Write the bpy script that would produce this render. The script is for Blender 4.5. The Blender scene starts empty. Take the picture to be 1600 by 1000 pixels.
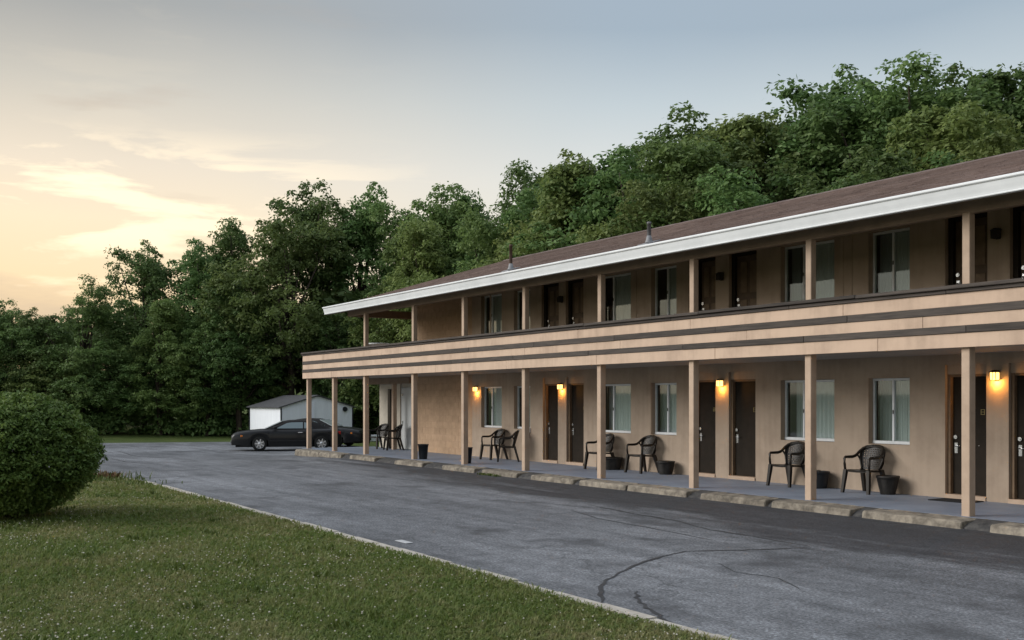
import bpy, bmesh, math, random
import numpy as np
from mathutils import Vector, Matrix

# ------------------------------------------------------------------ camera, sky, sun, exposure
scene = bpy.context.scene
col = scene.collection
cam_data = bpy.data.cameras.new("camera")
cam = bpy.data.objects.new("camera", cam_data)
col.objects.link(cam)
cam.location = (0.0, 0.0, 1.79)
YAW = math.atan2(1680.0, 1045.0)                      # looking along (-0.849, 0.528)
cam.rotation_euler = (math.radians(90), 0, YAW)
cam_data.sensor_width = 36.0
cam_data.lens = 37.8
cam_data.shift_y = 126.0 / 1600.0
cam_data.clip_start = 0.1
cam_data.clip_end = 3000.0
scene.camera = cam

SUN_AZ = Vector((-0.46, -0.90, 0.0)).normalized()
GLOW_AZ = Vector((-1.0, -0.10, 0.0)).normalized()      # where the low cloud is lit from behind
SUN_EL = math.radians(27)
sun_data = bpy.data.lights.new("sun", 'SUN')
sun_data.energy = 1.22
sun_data.angle = math.radians(36)
sun_data.color = (1.0, 0.96, 0.91)
sun = bpy.data.objects.new("sun", sun_data)
col.objects.link(sun)
sdir = Vector((SUN_AZ.x * math.cos(SUN_EL), SUN_AZ.y * math.cos(SUN_EL), math.sin(SUN_EL)))
sun.rotation_euler = sdir.to_track_quat('Z', 'Y').to_euler()
sun.location = (-20, -20, 30)

scene.view_settings.view_transform = 'Standard'
scene.view_settings.look = 'None'
scene.view_settings.gamma = 1.0
scene.view_settings.use_curve_mapping = False
scene.view_settings.exposure = 1.3
scene.cycles.max_bounces = 6
scene.cycles.transparent_max_bounces = 8


def make_world():
    w = bpy.data.worlds.new("World")
    scene.world = w
    w.use_nodes = True
    nt = w.node_tree
    N, K = nt.nodes, nt.links
    N.clear()
    out = N.new('ShaderNodeOutputWorld')
    sky = N.new('ShaderNodeTexSky')
    sky.sky_type = 'NISHITA'
    sky.sun_disc = False
    sky.sun_elevation = SUN_EL
    sky.sun_rotation = math.atan2(SUN_AZ.x, SUN_AZ.y)
    b1 = N.new('ShaderNodeBackground'); b1.inputs[1].default_value = 0.05
    K.new(sky.outputs[0], b1.inputs[0])
    tc = N.new('ShaderNodeTexCoord')
    sep = N.new('ShaderNodeSeparateXYZ'); K.new(tc.outputs['Generated'], sep.inputs[0])
    flat = N.new('ShaderNodeVectorMath'); flat.operation = 'MULTIPLY'
    K.new(tc.outputs['Generated'], flat.inputs[0]); flat.inputs[1].default_value = (1, 1, 0)
    nrm = N.new('ShaderNodeVectorMath'); nrm.operation = 'NORMALIZE'; K.new(flat.outputs[0], nrm.inputs[0])
    dot = N.new('ShaderNodeVectorMath'); dot.operation = 'DOT_PRODUCT'
    K.new(nrm.outputs[0], dot.inputs[0]); dot.inputs[1].default_value = GLOW_AZ
    az = N.new('ShaderNodeMapRange'); az.interpolation_type = 'SMOOTHSTEP'
    az.inputs[1].default_value = 0.70; az.inputs[2].default_value = 1.03
    K.new(dot.outputs['Value'], az.inputs[0])

    def ramp(stops):
        r = N.new('ShaderNodeValToRGB')
        els = r.color_ramp.elements
        while len(els) < len(stops): els.new(0.5)
        for e, (p, c) in zip(els, stops):
            e.position = p; e.color = (*c, 1)
        return r
    warm = ramp([(0.0, (.72, .46, .22)), (.09, (.77, .55, .30)), (.165, (.76, .61, .41)), (.21, (.66, .56, .43)),
                 (.27, (.47, .43, .36)), (.33, (.29, .285, .265)), (.42, (.27, .285, .30)), (.9, (.60, .63, .68))])
    cool = ramp([(0.0, (.62, .57, .47)), (.13, (.61, .585, .51)), (.20, (.53, .545, .53)), (.26, (.40, .45, .475)),
                 (.32, (.27, .33, .385)), (.42, (.27, .32, .39)), (.9, (.58, .63, .70))])
    # slow wobble so the bands are not level
    wob = N.new('ShaderNodeTexNoise'); wob.inputs['Scale'].default_value = 2.2; wob.inputs['Detail'].default_value = 3
    K.new(tc.outputs['Generated'], wob.inputs['Vector'])
    wm = N.new('ShaderNodeMath'); wm.operation = 'MULTIPLY_ADD'; wm.inputs[1].default_value = .07; wm.inputs[2].default_value = -.035
    K.new(wob.outputs[0], wm.inputs[0])
    el = N.new('ShaderNodeMath'); el.operation = 'ADD'; K.new(sep.outputs[2], el.inputs[0]); K.new(wm.outputs[0], el.inputs[1])
    K.new(el.outputs[0], warm.inputs[0]); K.new(el.outputs[0], cool.inputs[0])
    mixa = N.new('ShaderNodeMix'); mixa.data_type = 'RGBA'
    K.new(az.outputs[0], mixa.inputs[0]); K.new(cool.outputs[0], mixa.inputs[6]); K.new(warm.outputs[0], mixa.inputs[7])
    # streaky evening cloud, lit from below round the glow
    mp = N.new('ShaderNodeMapping'); mp.inputs['Scale'].default_value = (4.4, 4.4, 24.0); mp.inputs['Rotation'].default_value = (.07, .05, .35); mp.inputs['Location'].default_value = (-5.54, 5.949, -7.388)
    K.new(tc.outputs['Generated'], mp.inputs[0])
    cn = N.new('ShaderNodeTexNoise'); cn.inputs['Scale'].default_value = 1.5; cn.inputs['Detail'].default_value = 7; cn.inputs['Roughness'].default_value = .56
    cn.inputs['Distortion'].default_value = .35
    K.new(mp.outputs[0], cn.inputs['Vector'])
    cr = ramp([(0.0, (0, 0, 0)), (.53, (0, 0, 0)), (.62, (1, 1, 1)), (1, (1, 1, 1))])
    K.new(cn.outputs[0], cr.inputs[0])
    gl = N.new('ShaderNodeMapRange'); gl.interpolation_type = 'SMOOTHSTEP'
    gl.inputs[1].default_value = 0.80; gl.inputs[2].default_value = .985
    K.new(dot.outputs['Value'], gl.inputs[0])
    band = ramp([(0, (.2, .2, .2)), (.12, (.5, .5, .5)), (.145, (1, 1, 1)), (.19, (1, 1, 1)), (.235, (.05, .05, .05)), (1, (.04, .04, .04))])
    K.new(sep.outputs[2], band.inputs[0])
    m1 = N.new('ShaderNodeMath'); m1.operation = 'MULTIPLY'; K.new(cr.outputs[0], m1.inputs[0]); K.new(gl.outputs[0], m1.inputs[1])
    m2 = N.new('ShaderNodeMath'); m2.operation = 'MULTIPLY'; K.new(m1.outputs[0], m2.inputs[0]); K.new(band.outputs[0], m2.inputs[1])
    m3 = N.new('ShaderNodeMath'); m3.operation = 'MULTIPLY'; K.new(m2.outputs[0], m3.inputs[0]); m3.inputs[1].default_value = .85
    mixc = N.new('ShaderNodeMix'); mixc.data_type = 'RGBA'
    K.new(m3.outputs[0], mixc.inputs[0]); K.new(mixa.outputs[2], mixc.inputs[6]); mixc.inputs[7].default_value = (1.02, .84, .58, 1)
    # grey undersides of the thicker cloud
    cn2 = N.new('ShaderNodeTexNoise'); cn2.inputs['Scale'].default_value = 1.15; cn2.inputs['Detail'].default_value = 6
    mp2 = N.new('ShaderNodeMapping'); mp2.inputs['Scale'].default_value = (3.0, 3.0, 17.0); mp2.inputs['Location'].default_value = (-4.785, -8.64, -4.198)
    K.new(tc.outputs['Generated'], mp2.inputs[0]); K.new(mp2.outputs[0], cn2.inputs['Vector'])
    cr2 = ramp([(0.0, (0, 0, 0)), (.58, (0, 0, 0)), (.70, (1, 1, 1)), (1, (1, 1, 1))]); K.new(cn2.outputs[0], cr2.inputs[0])
    m4 = N.new('ShaderNodeMath'); m4.operation = 'MULTIPLY'; K.new(cr2.outputs[0], m4.inputs[0]); K.new(gl.outputs[0], m4.inputs[1])
    m5 = N.new('ShaderNodeMath'); m5.operation = 'MULTIPLY'; K.new(m4.outputs[0], m5.inputs[0]); m5.inputs[1].default_value = .55
    mixd = N.new('ShaderNodeMix'); mixd.data_type = 'RGBA'
    K.new(m5.outputs[0], mixd.inputs[0]); K.new(mixc.outputs[2], mixd.inputs[6]); mixd.inputs[7].default_value = (.40, .32, .25, 1)
    b2 = N.new('ShaderNodeBackground'); b2.inputs[1].default_value = 0.60
    K.new(mixd.outputs[2], b2.inputs[0])
    mx = N.new('ShaderNodeMixShader'); mx.inputs[0].default_value = .94
    K.new(b1.outputs[0], mx.inputs[1]); K.new(b2.outputs[0], mx.inputs[2])
    K.new(mx.outputs[0], out.inputs[0])


make_world()

# ------------------------------------------------------------------ helpers
rnd = random.Random(7)


def link(o, parent=None):
    col.objects.link(o)
    if parent is not None:
        o.parent = parent
    return o


def tag(o, label=None, cat=None, group=None, kind=None):
    if label: o['label'] = label
    if cat: o['category'] = cat
    if group: o['group'] = group
    if kind: o['kind'] = kind
    return o


def empty(name, loc=(0, 0, 0), rz=0.0):
    o = bpy.data.objects.new(name, None)
    o.empty_display_size = .1
    o.location = loc
    o.rotation_euler = (0, 0, rz)
    return link(o)


def copy_tree(o, parent=None):
    c = o.copy()
    col.objects.link(c)
    if parent is not None:
        c.parent = parent
    for ch in list(o.children):
        copy_tree(ch, c)
    return c


class MB:
    """collects shapes into one mesh object"""
    def __init__(self):
        self.v = []; self.f = []; self.s = []

    def add(self, verts, faces, smooth=False):
        n = len(self.v)
        self.v.extend([tuple(p) for p in verts])
        self.f.extend([tuple(i + n for i in f) for f in faces])
        self.s.extend([smooth] * len(faces))
        return self

    def box(self, x0, x1, y0, y1, z0, z1, b=0.0):
        if b <= 0:
            vs = [(x, y, z) for x in (x0, x1) for y in (y0, y1) for z in (z0, z1)]
            fs = [(0, 1, 3, 2), (4, 6, 7, 5), (0, 4, 5, 1), (2, 3, 7, 6), (0, 2, 6, 4), (1, 5, 7, 3)]
            return self.add(vs, fs)
        X = ((x0, x0 + b), (x1, x1 - b)); Y = ((y0, y0 + b), (y1, y1 - b)); Z = ((z0, z0 + b), (z1, z1 - b))
        vs = []; idx = {}
        for i in (0, 1):
            for j in (0, 1):
                for k in (0, 1):
                    for a, p in enumerate(((X[i][0], Y[j][1], Z[k][1]), (X[i][1], Y[j][0], Z[k][1]), (X[i][1], Y[j][1], Z[k][0]))):
                        idx[i, j, k, a] = len(vs); vs.append(p)
        fs = []
        for i in (0, 1):
            q = [idx[i, j, k, 0] for j, k in ((0, 0), (0, 1), (1, 1), (1, 0))]; fs.append(q if i == 0 else q[::-1])
            q = [idx[j, i, k, 1] for j, k in ((0, 0), (1, 0), (1, 1), (0, 1))]; fs.append(q if i == 0 else q[::-1])
            q = [idx[j, k, i, 2] for j, k in ((0, 0), (0, 1), (1, 1), (1, 0))]; fs.append(q if i == 0 else q[::-1])
        for i in (0, 1):
            for j in (0, 1):
                for a, b_, mk in ((0, 1, lambda t: (i, j, t)), (0, 2, lambda t: (i, t, j)), (1, 2, lambda t: (t, i, j))):
                    q = [idx[(*mk(0), a)], idx[(*mk(0), b_)], idx[(*mk(1), b_)], idx[(*mk(1), a)]]
                    fs.append(q)
        for i in (0, 1):
            for j in (0, 1):
                for k in (0, 1):
                    fs.append([idx[i, j, k, 0], idx[i, j, k, 1], idx[i, j, k, 2]])
        return self.add(vs, fs)

    def tube(self, pts, r, seg=8, cap=True, smooth=True, flat=1.0):
        """sweep a circle (flattened in the second axis by 'flat') along points; r is a number or one per point"""
        pts = [Vector(p) for p in pts]
        rs = r if isinstance(r, (list, tuple)) else [r] * len(pts)
        n0 = len(self.v)
        up = Vector((0, 0, 1))
        prev = None
        for i, p in enumerate(pts):
            t = (pts[min(i + 1, len(pts) - 1)] - pts[max(i - 1, 0)]).normalized()
            a = t.cross(up)
            if a.length < 1e-3: a = t.cross(Vector((0, 1, 0)))
            a.normalize()
            if prev is not None and a.dot(prev) < 0: a = -a
            prev = a
            b = t.cross(a).normalized()
            for k in range(seg):
                an = 2 * math.pi * k / seg
                self.v.append(tuple(p + a * math.cos(an) * rs[i] + b * math.sin(an) * rs[i] * flat))
        for i in range(len(pts) - 1):
            for k in range(seg):
                q = n0 + i * seg + k; w = n0 + i * seg + (k + 1) % seg
                self.f.append((q, w, w + seg, q + seg)); self.s.append(smooth)
        if cap:
            self.f.append(tuple(n0 + k for k in range(seg))[::-1]); self.s.append(False)
            e = n0 + (len(pts) - 1) * seg
            self.f.append(tuple(e + k for k in range(seg))); self.s.append(False)
        return self

    def lathe(self, prof, c=(0, 0, 0), seg=20, smooth=True, wob=0.0, rng=None):
        n0 = len(self.v)
        for r, z in prof:
            for k in range(seg):
                a = 2 * math.pi * k / seg
                q = r * (1 + (rng.uniform(-wob, wob) if rng else 0))
                self.v.append((c[0] + q * math.cos(a), c[1] + q * math.sin(a), c[2] + z))
        for i in range(len(prof) - 1):
            for k in range(seg):
                a = n0 + i * seg + k; b = n0 + i * seg + (k + 1) % seg
                self.f.append((a, b, b + seg, a + seg)); self.s.append(smooth)
        return self

    def prism(self, prof, x0, x1, axis='x', closed=True):
        """extrude a polygon profile (pairs) along an axis"""
        n = len(prof)
        def P(a, b, t):
            return (t, a, b) if axis == 'x' else (a, t, b)
        vs = [P(a, b, x0) for a, b in prof] + [P(a, b, x1) for a, b in prof]
        fs = [(i, (i + 1) % n, (i + 1) % n + n, i + n) for i in range(n if closed else n - 1)]
        if closed:
            fs += [tuple(range(n))[::-1], tuple(range(n, 2 * n))]
        return self.add(vs, fs)

    def build(self, name, mat, parent=None, fix=True):
        me = bpy.data.meshes.new(name)
        me.from_pydata(self.v, [], self.f)
        me.polygons.foreach_set('use_smooth', self.s)
        if fix:
            bm = bmesh.new(); bm.from_mesh(me)
            bmesh.ops.recalc_face_normals(bm, faces=bm.faces)
            bm.to_mesh(me); bm.free()
        me.materials.append(mat)
        me.update()
        return link(bpy.data.objects.new(name, me), parent)


def np_mesh(name, verts, faces, mat, parent=None, smooth=False):
    verts = np.asarray(verts, np.float32); faces = np.asarray(faces, np.int32)
    k = faces.shape[1]
    me = bpy.data.meshes.new(name)
    me.vertices.add(len(verts)); me.vertices.foreach_set('co', verts.ravel())
    me.loops.add(faces.size); me.loops.foreach_set('vertex_index', faces.ravel())
    me.polygons.add(len(faces)); me.polygons.foreach_set('loop_start', np.arange(0, faces.size, k, dtype=np.int32))
    me.polygons.foreach_set('use_smooth', np.full(len(faces), smooth))
    me.update(calc_edges=True)
    me.materials.append(mat)
    return link(bpy.data.objects.new(name, me), parent)


# ------------------------------------------------------------------ materials
def base_mat(name):
    m = bpy.data.materials.new(name)
    m.use_nodes = True
    nt = m.node_tree
    p = nt.nodes['Principled BSDF']
    return m, nt, nt.nodes, nt.links, p


def node_ramp(N, stops):
    r = N.new('ShaderNodeValToRGB')
    els = r.color_ramp.elements
    while len(els) < len(stops): els.new(.5)
    for e, (p, c) in zip(els, stops):
        e.position = p; e.color = (*c, 1) if len(c) == 3 else c
    return r


def M(name, c1, c2=None, scale=6.0, rough=.7, spec=.3, bump=0.0, bscale=80.0, metal=0.0, lo=.35, hi=.65, stretch=None, vary=0.0, detail=7):
    m, nt, N, K, p = base_mat(name)
    p.inputs['Roughness'].default_value = rough
    p.inputs['Specular IOR Level'].default_value = spec
    p.inputs['Metallic'].default_value = metal
    p.inputs['Base Color'].default_value = (*c1, 1)
    tc = N.new('ShaderNodeNewGeometry') if stretch is None else None
    if stretch is None:
        src = tc.outputs['Position']
    else:
        t = N.new('ShaderNodeTexCoord'); mp = N.new('ShaderNodeMapping'); mp.inputs['Scale'].default_value = stretch
        K.new(t.outputs['Object'], mp.inputs[0]); src = mp.outputs[0]
    if c2 is not None:
        n = N.new('ShaderNodeTexNoise'); n.inputs['Scale'].default_value = scale; n.inputs['Detail'].default_value = detail
        n.inputs['Roughness'].default_value = .62
        K.new(src, n.inputs['Vector'])
        r = node_ramp(N, [(lo, c1), (hi, c2)])
        K.new(n.outputs[0], r.inputs[0])
        cout = r.outputs[0]
        if vary > 0:
            oi = N.new('ShaderNodeObjectInfo')
            hv = N.new('ShaderNodeHueSaturation')
            mr = N.new('ShaderNodeMapRange'); mr.inputs[3].default_value = 1 - vary; mr.inputs[4].default_value = 1 + vary
            K.new(oi.outputs['Random'], mr.inputs[0]); K.new(mr.outputs[0], hv.inputs['Value']); K.new(cout, hv.inputs['Color'])
            cout = hv.outputs[0]
        K.new(cout, p.inputs['Base Color'])
    if bump > 0:
        nb = N.new('ShaderNodeTexNoise'); nb.inputs['Scale'].default_value = bscale; nb.inputs['Detail'].default_value = 4
        K.new(src, nb.inputs['Vector'])
        b = N.new('ShaderNodeBump'); b.inputs['Strength'].default_value = bump; b.inputs['Distance'].default_value = .01
        K.new(nb.outputs[0], b.inputs['Height']); K.new(b.outputs[0], p.inputs['Normal'])
    return m


def stucco(name, c, dark, warm=(1, 1, 1)):
    """painted stucco: fine grain, soft large mottling, faint rain streaks running down"""
    m, nt, N, K, p = base_mat(name)
    g = N.new('ShaderNodeNewGeometry')
    n1 = N.new('ShaderNodeTexNoise'); n1.inputs['Scale'].default_value = 1.1; n1.inputs['Detail'].default_value = 8; n1.inputs['Roughness'].default_value = .65
    K.new(g.outputs['Position'], n1.inputs['Vector'])
    mp = N.new('ShaderNodeMapping'); mp.inputs['Scale'].default_value = (9, 9, .5); K.new(g.outputs['Position'], mp.inputs[0])
    n2 = N.new('ShaderNodeTexNoise'); n2.inputs['Scale'].default_value = 1.0; n2.inputs['Detail'].default_value = 5; K.new(mp.outputs[0], n2.inputs['Vector'])
    mm = N.new('ShaderNodeMath'); mm.operation = 'MULTIPLY_ADD'; mm.inputs[1].default_value = .35; K.new(n2.outputs[0], mm.inputs[0]); K.new(n1.outputs[0], mm.inputs[2])
    r = node_ramp(N, [(.50, dark), (.72, c), (.95, tuple(min(1, x * 1.08) for x in c))]); K.new(mm.outputs[0], r.inputs[0])
    K.new(r.outputs[0], p.inputs['Base Color'])
    p.inputs['Roughness'].default_value = .85; p.inputs['Specular IOR Level'].default_value = .2
    n3 = N.new('ShaderNodeTexNoise'); n3.inputs['Scale'].default_value = 55; n3.inputs['Detail'].default_value = 5; K.new(g.outputs['Position'], n3.inputs['Vector'])
    b = N.new('ShaderNodeBump'); b.inputs['Strength'].default_value = .35; b.inputs['Distance'].default_value = .006
    K.new(n3.outputs[0], b.inputs['Height']); K.new(b.outputs[0], p.inputs['Normal'])
    return m


MT = {}
MT['stucco'] = stucco('tan_stucco', (.385, .305, .235), (.305, .238, .182))
MT['fascia'] = stucco('fascia_paint', (.535, .40, .30), (.42, .31, .232))
MT['post'] = M('post_paint', (.46, .345, .255), (.385, .285, .21), scale=4, rough=.7, bump=.15, bscale=40, vary=.04)
MT['block'] = M('painted_block', (.44, .30, .195), (.36, .245, .155), scale=5, rough=.85, bump=.3, bscale=70, vary=.05)
MT['mortar'] = M('painted_joint', (.42, .288, .19), (.36, .248, .165), scale=8, rough=.9)
MT['stripe'] = M('weathered_dark_board', (.082, .068, .058), (.042, .036, .032), scale=3, rough=.8, bump=.3, bscale=30, stretch=(.6, 12, 12), vary=.2)
MT['soffit'] = M('soffit_paint', (.34, .32, .29), (.28, .26, .235), scale=2.5, rough=.8)
MT['ceiling'] = M('brown_ceiling', (.22, .165, .12), (.17, .125, .09), scale=3, rough=.85)
MT['header'] = M('header_paint', (.26, .19, .135), (.21, .15, .105), scale=3, rough=.8, bump=.1)
MT['white'] = M('white_metal', (.74, .76, .77), (.66, .68, .69), scale=2.0, rough=.4, spec=.5)
MT['frame'] = M('aluminium_frame', (.72, .75, .78), (.62, .65, .68), scale=5, rough=.35, spec=.5)
MT['door'] = M('dark_door', (.026, .020, .015), (.019, .015, .011), scale=6, rough=.7, spec=.12)
MT['updoor'] = M('brown_panel_door', (.10, .066, .040), (.075, .048, .028), scale=6, rough=.55)
MT['panel'] = M('worn_door_panel', (.17, .115, .068), (.12, .08, .048), scale=6, rough=.55)
MT['jamb'] = M('jamb_paint', (.20, .135, .085), (.15, .10, .062), scale=8, rough=.7)
MT['chrome'] = M('chrome', (.55, .56, .58), rough=.25, metal=1.0)
MT['gold'] = M('brass_number', (.30, .24, .10), rough=.5, metal=.3)
MT['plastic'] = M('brown_black_resin', (.022, .018, .014), (.015, .012, .010), scale=9, rough=.42, spec=.3)
MT['pot'] = M('dark_resin_pot', (.030, .027, .024), (.017, .016, .015), scale=14, rough=.6, bump=.4, bscale=45)
MT['bin'] = M('charcoal_plastic', (.022, .025, .030), (.015, .017, .020), scale=8, rough=.45)
MT['soil'] = M('potting_soil', (.035, .024, .016), (.015, .010, .007), scale=60, rough=.95, bump=.8, bscale=90)
MT['mat'] = M('door_mat_fibre', (.022, .021, .022), (.012, .012, .012), scale=60, rough=.95, bump=.8, bscale=160)
MT['interior'] = M('room_paint', (.16, .15, .14), rough=.9)
MT['curtain'] = M('pale_curtain', (.52, .55, .54), (.45, .48, .47), scale=1.2, rough=.9, stretch=(30, 1, .3))
MT['black'] = M('black_underbody', (.008, .008, .008), rough=.8)
MT['concrete_pale'] = M('pale_concrete', (.46, .43, .38), (.33, .30, .26), scale=7, rough=.9, bump=.5, bscale=90)
MT['berm'] = M('asphalt_fillet', (.075, .072, .068), (.028, .028, .030), scale=9, rough=.85, bump=.6, bscale=60)
MT['tar'] = M('crack_tar', (.020, .020, .022), (.040, .041, .044), scale=5, rough=.6)
MT['seal'] = M('old_crack', (.030, .031, .034), (.05, .052, .056), scale=4, rough=.8)
MT['paper'] = M('white_scrap', (.40, .41, .42), rough=.8)
MT['lamp_metal'] = M('lamp_black', (.014, .012, .010), rough=.45)
MT['pipe'] = M('rusty_pipe', (.13, .085, .06), (.08, .055, .042), scale=9, rough=.8)
MT['pipe_grey'] = M('grey_pipe', (.16, .16, .165), (.10, .10, .105), scale=9, rough=.7)
MT['flash'] = M('lead_flashing', (.26, .27, .28), (.18, .18, .19), scale=12, rough=.55)
MT['bark'] = M('bark', (.075, .058, .043), (.035, .027, .020), scale=5, rough=.95, bump=.7, bscale=20)


def lot_material():
    m, nt, N, K, p = base_mat('asphalt')
    g = N.new('ShaderNodeNewGeometry'); pos = g.outputs['Position']
    sep = N.new('ShaderNodeSeparateXYZ'); K.new(pos, sep.inputs[0])
    big = N.new('ShaderNodeTexNoise'); big.inputs['Scale'].default_value = .33; big.inputs['Detail'].default_value = 6; big.inputs['Roughness'].default_value = .6
    mp = N.new('ShaderNodeMapping'); mp.inputs['Scale'].default_value = (.55, 1.5, 1); K.new(pos, mp.inputs[0]); K.new(mp.outputs[0], big.inputs['Vector'])
    streak = N.new('ShaderNodeTexNoise'); streak.inputs['Scale'].default_value = 1.0; streak.inputs['Detail'].default_value = 5
    mp2 = N.new('ShaderNodeMapping'); mp2.inputs['Scale'].default_value = (.22, 3.2, 1); K.new(pos, mp2.inputs[0]); K.new(mp2.outputs[0], streak.inputs['Vector'])
    ad = N.new('ShaderNodeMath'); ad.operation = 'MULTIPLY_ADD'; ad.inputs[1].default_value = .45; K.new(streak.outputs[0], ad.inputs[0]); K.new(big.outputs[0], ad.inputs[2])
    wear = node_ramp(N, [(.50, (.056, .060, .066)), (.68, (.102, .108, .118)), (.90, (.168, .176, .190))]); K.new(ad.outputs[0], wear.inputs[0])
    # the newer black sealer along the parking row in front of the wheel stops, with a ragged edge
    wob = N.new('ShaderNodeTexNoise'); wob.inputs['Scale'].default_value = .8; wob.inputs['Detail'].default_value = 6; wob.inputs['Roughness'].default_value = .7
    mp3 = N.new('ShaderNodeMapping'); mp3.inputs['Scale'].default_value = (.45, 1.6, 1); K.new(pos, mp3.inputs[0]); K.new(mp3.outputs[0], wob.inputs['Vector'])
    w2 = N.new('ShaderNodeMath'); w2.operation = 'MULTIPLY_ADD'; w2.inputs[1].default_value = 5.2; w2.inputs[2].default_value = -2.6; K.new(wob.outputs[0], w2.inputs[0])
    ysum = N.new('ShaderNodeMath'); ysum.operation = 'ADD'; K.new(sep.outputs[1], ysum.inputs[0]); K.new(w2.outputs[0], ysum.inputs[1])
    xs = N.new('ShaderNodeMapRange'); xs.inputs[1].default_value = -31; xs.inputs[2].default_value = -6; xs.inputs[3].default_value = 12.4; xs.inputs[4].default_value = 10.0
    K.new(sep.outputs[0], xs.inputs[0])
    df = N.new('ShaderNodeMath'); df.operation = 'SUBTRACT'; K.new(ysum.outputs[0], df.inputs[0]); K.new(xs.outputs[0], df.inputs[1])
    sm = N.new('ShaderNodeMapRange'); sm.interpolation_type = 'SMOOTHSTEP'; sm.inputs[1].default_value = -.5; sm.inputs[2].default_value = .9; K.new(df.outputs[0], sm.inputs[0])
    # the sealer stops beside the building
    xl = N.new('ShaderNodeMapRange'); xl.interpolation_type = 'SMOOTHSTEP'; xl.inputs[1].default_value = -35; xl.inputs[2].default_value = -29; K.new(sep.outputs[0], xl.inputs[0])
    sml = N.new('ShaderNodeMath'); sml.operation = 'MULTIPLY'; K.new(sm.outputs[0], sml.inputs[0]); K.new(xl.outputs[0], sml.inputs[1])
    sm8 = N.new('ShaderNodeMath'); sm8.operation = 'MULTIPLY'; sm8.inputs[1].default_value = .85; K.new(sml.outputs[0], sm8.inputs[0])
    mixs = N.new('ShaderNodeMix'); mixs.data_type = 'RGBA'; K.new(sm8.outputs[0], mixs.inputs[0]); K.new(wear.outputs[0], mixs.inputs[6]); mixs.inputs[7].default_value = (.024, .025, .029, 1)
    # speckle of the aggregate
    sp = N.new('ShaderNodeTexNoise'); sp.inputs['Scale'].default_value = 34; sp.inputs['Detail'].default_value = 5; sp.inputs['Roughness'].default_value = .75; K.new(pos, sp.inputs['Vector'])
    spr = node_ramp(N, [(.36, (.38, .38, .38)), (.5, (1, 1, 1)), (.64, (1.95, 1.95, 1.95))]); K.new(sp.outputs[0], spr.inputs[0])
    mul = N.new('ShaderNodeMix'); mul.data_type = 'RGBA'; mul.blend_type = 'MULTIPLY'; mul.inputs[0].default_value = 1
    K.new(mixs.outputs[2], mul.inputs[6]); K.new(spr.outputs[0], mul.inputs[7])
    # hairline crazing
    vo = N.new('ShaderNodeTexVoronoi'); vo.feature = 'DISTANCE_TO_EDGE'; vo.inputs['Scale'].default_value = .55
    wv = N.new('ShaderNodeVectorMath'); wv.operation = 'ADD'
    wn = N.new('ShaderNodeTexNoise'); wn.inputs['Scale'].default_value = 1.6; wn.inputs['Detail'].default_value = 6; K.new(pos, wn.inputs['Vector'])
    K.new(pos, wv.inputs[0]); K.new(wn.outputs['Color'], wv.inputs[1]); K.new(wv.outputs[0], vo.inputs['Vector'])
    vr = node_ramp(N, [(0, (.45, .45, .45)), (.006, (.6, .6, .6)), (.012, (1, 1, 1))]); K.new(vo.outputs[0], vr.inputs[0])
    gate = N.new('ShaderNodeTexNoise'); gate.inputs['Scale'].default_value = .25; K.new(pos, gate.inputs['Vector'])
    gr = node_ramp(N, [(.50, (0, 0, 0)), (.60, (.8, .8, .8))]); K.new(gate.outputs[0], gr.inputs[0])
    mul2 = N.new('ShaderNodeMix'); mul2.data_type = 'RGBA'; mul2.blend_type = 'MULTIPLY'; K.new(gr.outputs[0], mul2.inputs[0])
    K.new(mul.outputs[2], mul2.inputs[6]); K.new(vr.outputs[0], mul2.inputs[7])
    # oil spots and old patches, thickest in the parking row
    ov = N.new('ShaderNodeTexNoise'); ov.inputs['Scale'].default_value = .75; ov.inputs['Detail'].default_value = 3; ov.inputs['Roughness'].default_value = .55
    mpo = N.new('ShaderNodeMapping'); mpo.inputs['Location'].default_value = (3.7, 9.1, 0); K.new(pos, mpo.inputs[0]); K.new(mpo.outputs[0], ov.inputs['Vector'])
    orr = node_ramp(N, [(.56, (0, 0, 0)), (.68, (.65, .65, .65))]); K.new(ov.outputs[0], orr.inputs[0])
    mul3 = N.new('ShaderNodeMix'); mul3.data_type = 'RGBA'; K.new(orr.outputs[0], mul3.inputs[0]); K.new(mul2.outputs[2], mul3.inputs[6]); mul3.inputs[7].default_value = (.038, .040, .045, 1)
    md = N.new('ShaderNodeTexNoise'); md.inputs['Scale'].default_value = 4.5; md.inputs['Detail'].default_value = 7; md.inputs['Roughness'].default_value = .8; K.new(pos, md.inputs['Vector'])
    mdr = node_ramp(N, [(.36, (.70, .70, .70)), (.64, (1.32, 1.32, 1.32))]); K.new(md.outputs[0], mdr.inputs[0])
    mul4 = N.new('ShaderNodeMix'); mul4.data_type = 'RGBA'; mul4.blend_type = 'MULTIPLY'; mul4.inputs[0].default_value = 1
    K.new(mul3.outputs[2], mul4.inputs[6]); K.new(mdr.outputs[0], mul4.inputs[7])
    K.new(mul4.outputs[2], p.inputs['Base Color'])
    rr = N.new('ShaderNodeMapRange'); rr.inputs[3].default_value = .62; rr.inputs[4].default_value = .85; K.new(big.outputs[0], rr.inputs[0]); K.new(rr.outputs[0], p.inputs['Roughness'])
    p.inputs['Specular IOR Level'].default_value = .35
    b = N.new('ShaderNodeBump'); b.inputs['Strength'].default_value = .5; b.inputs['Distance'].default_value = .012
    K.new(sp.outputs[0], b.inputs['Height']); K.new(b.outputs[0], p.inputs['Normal'])
    return m


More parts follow.
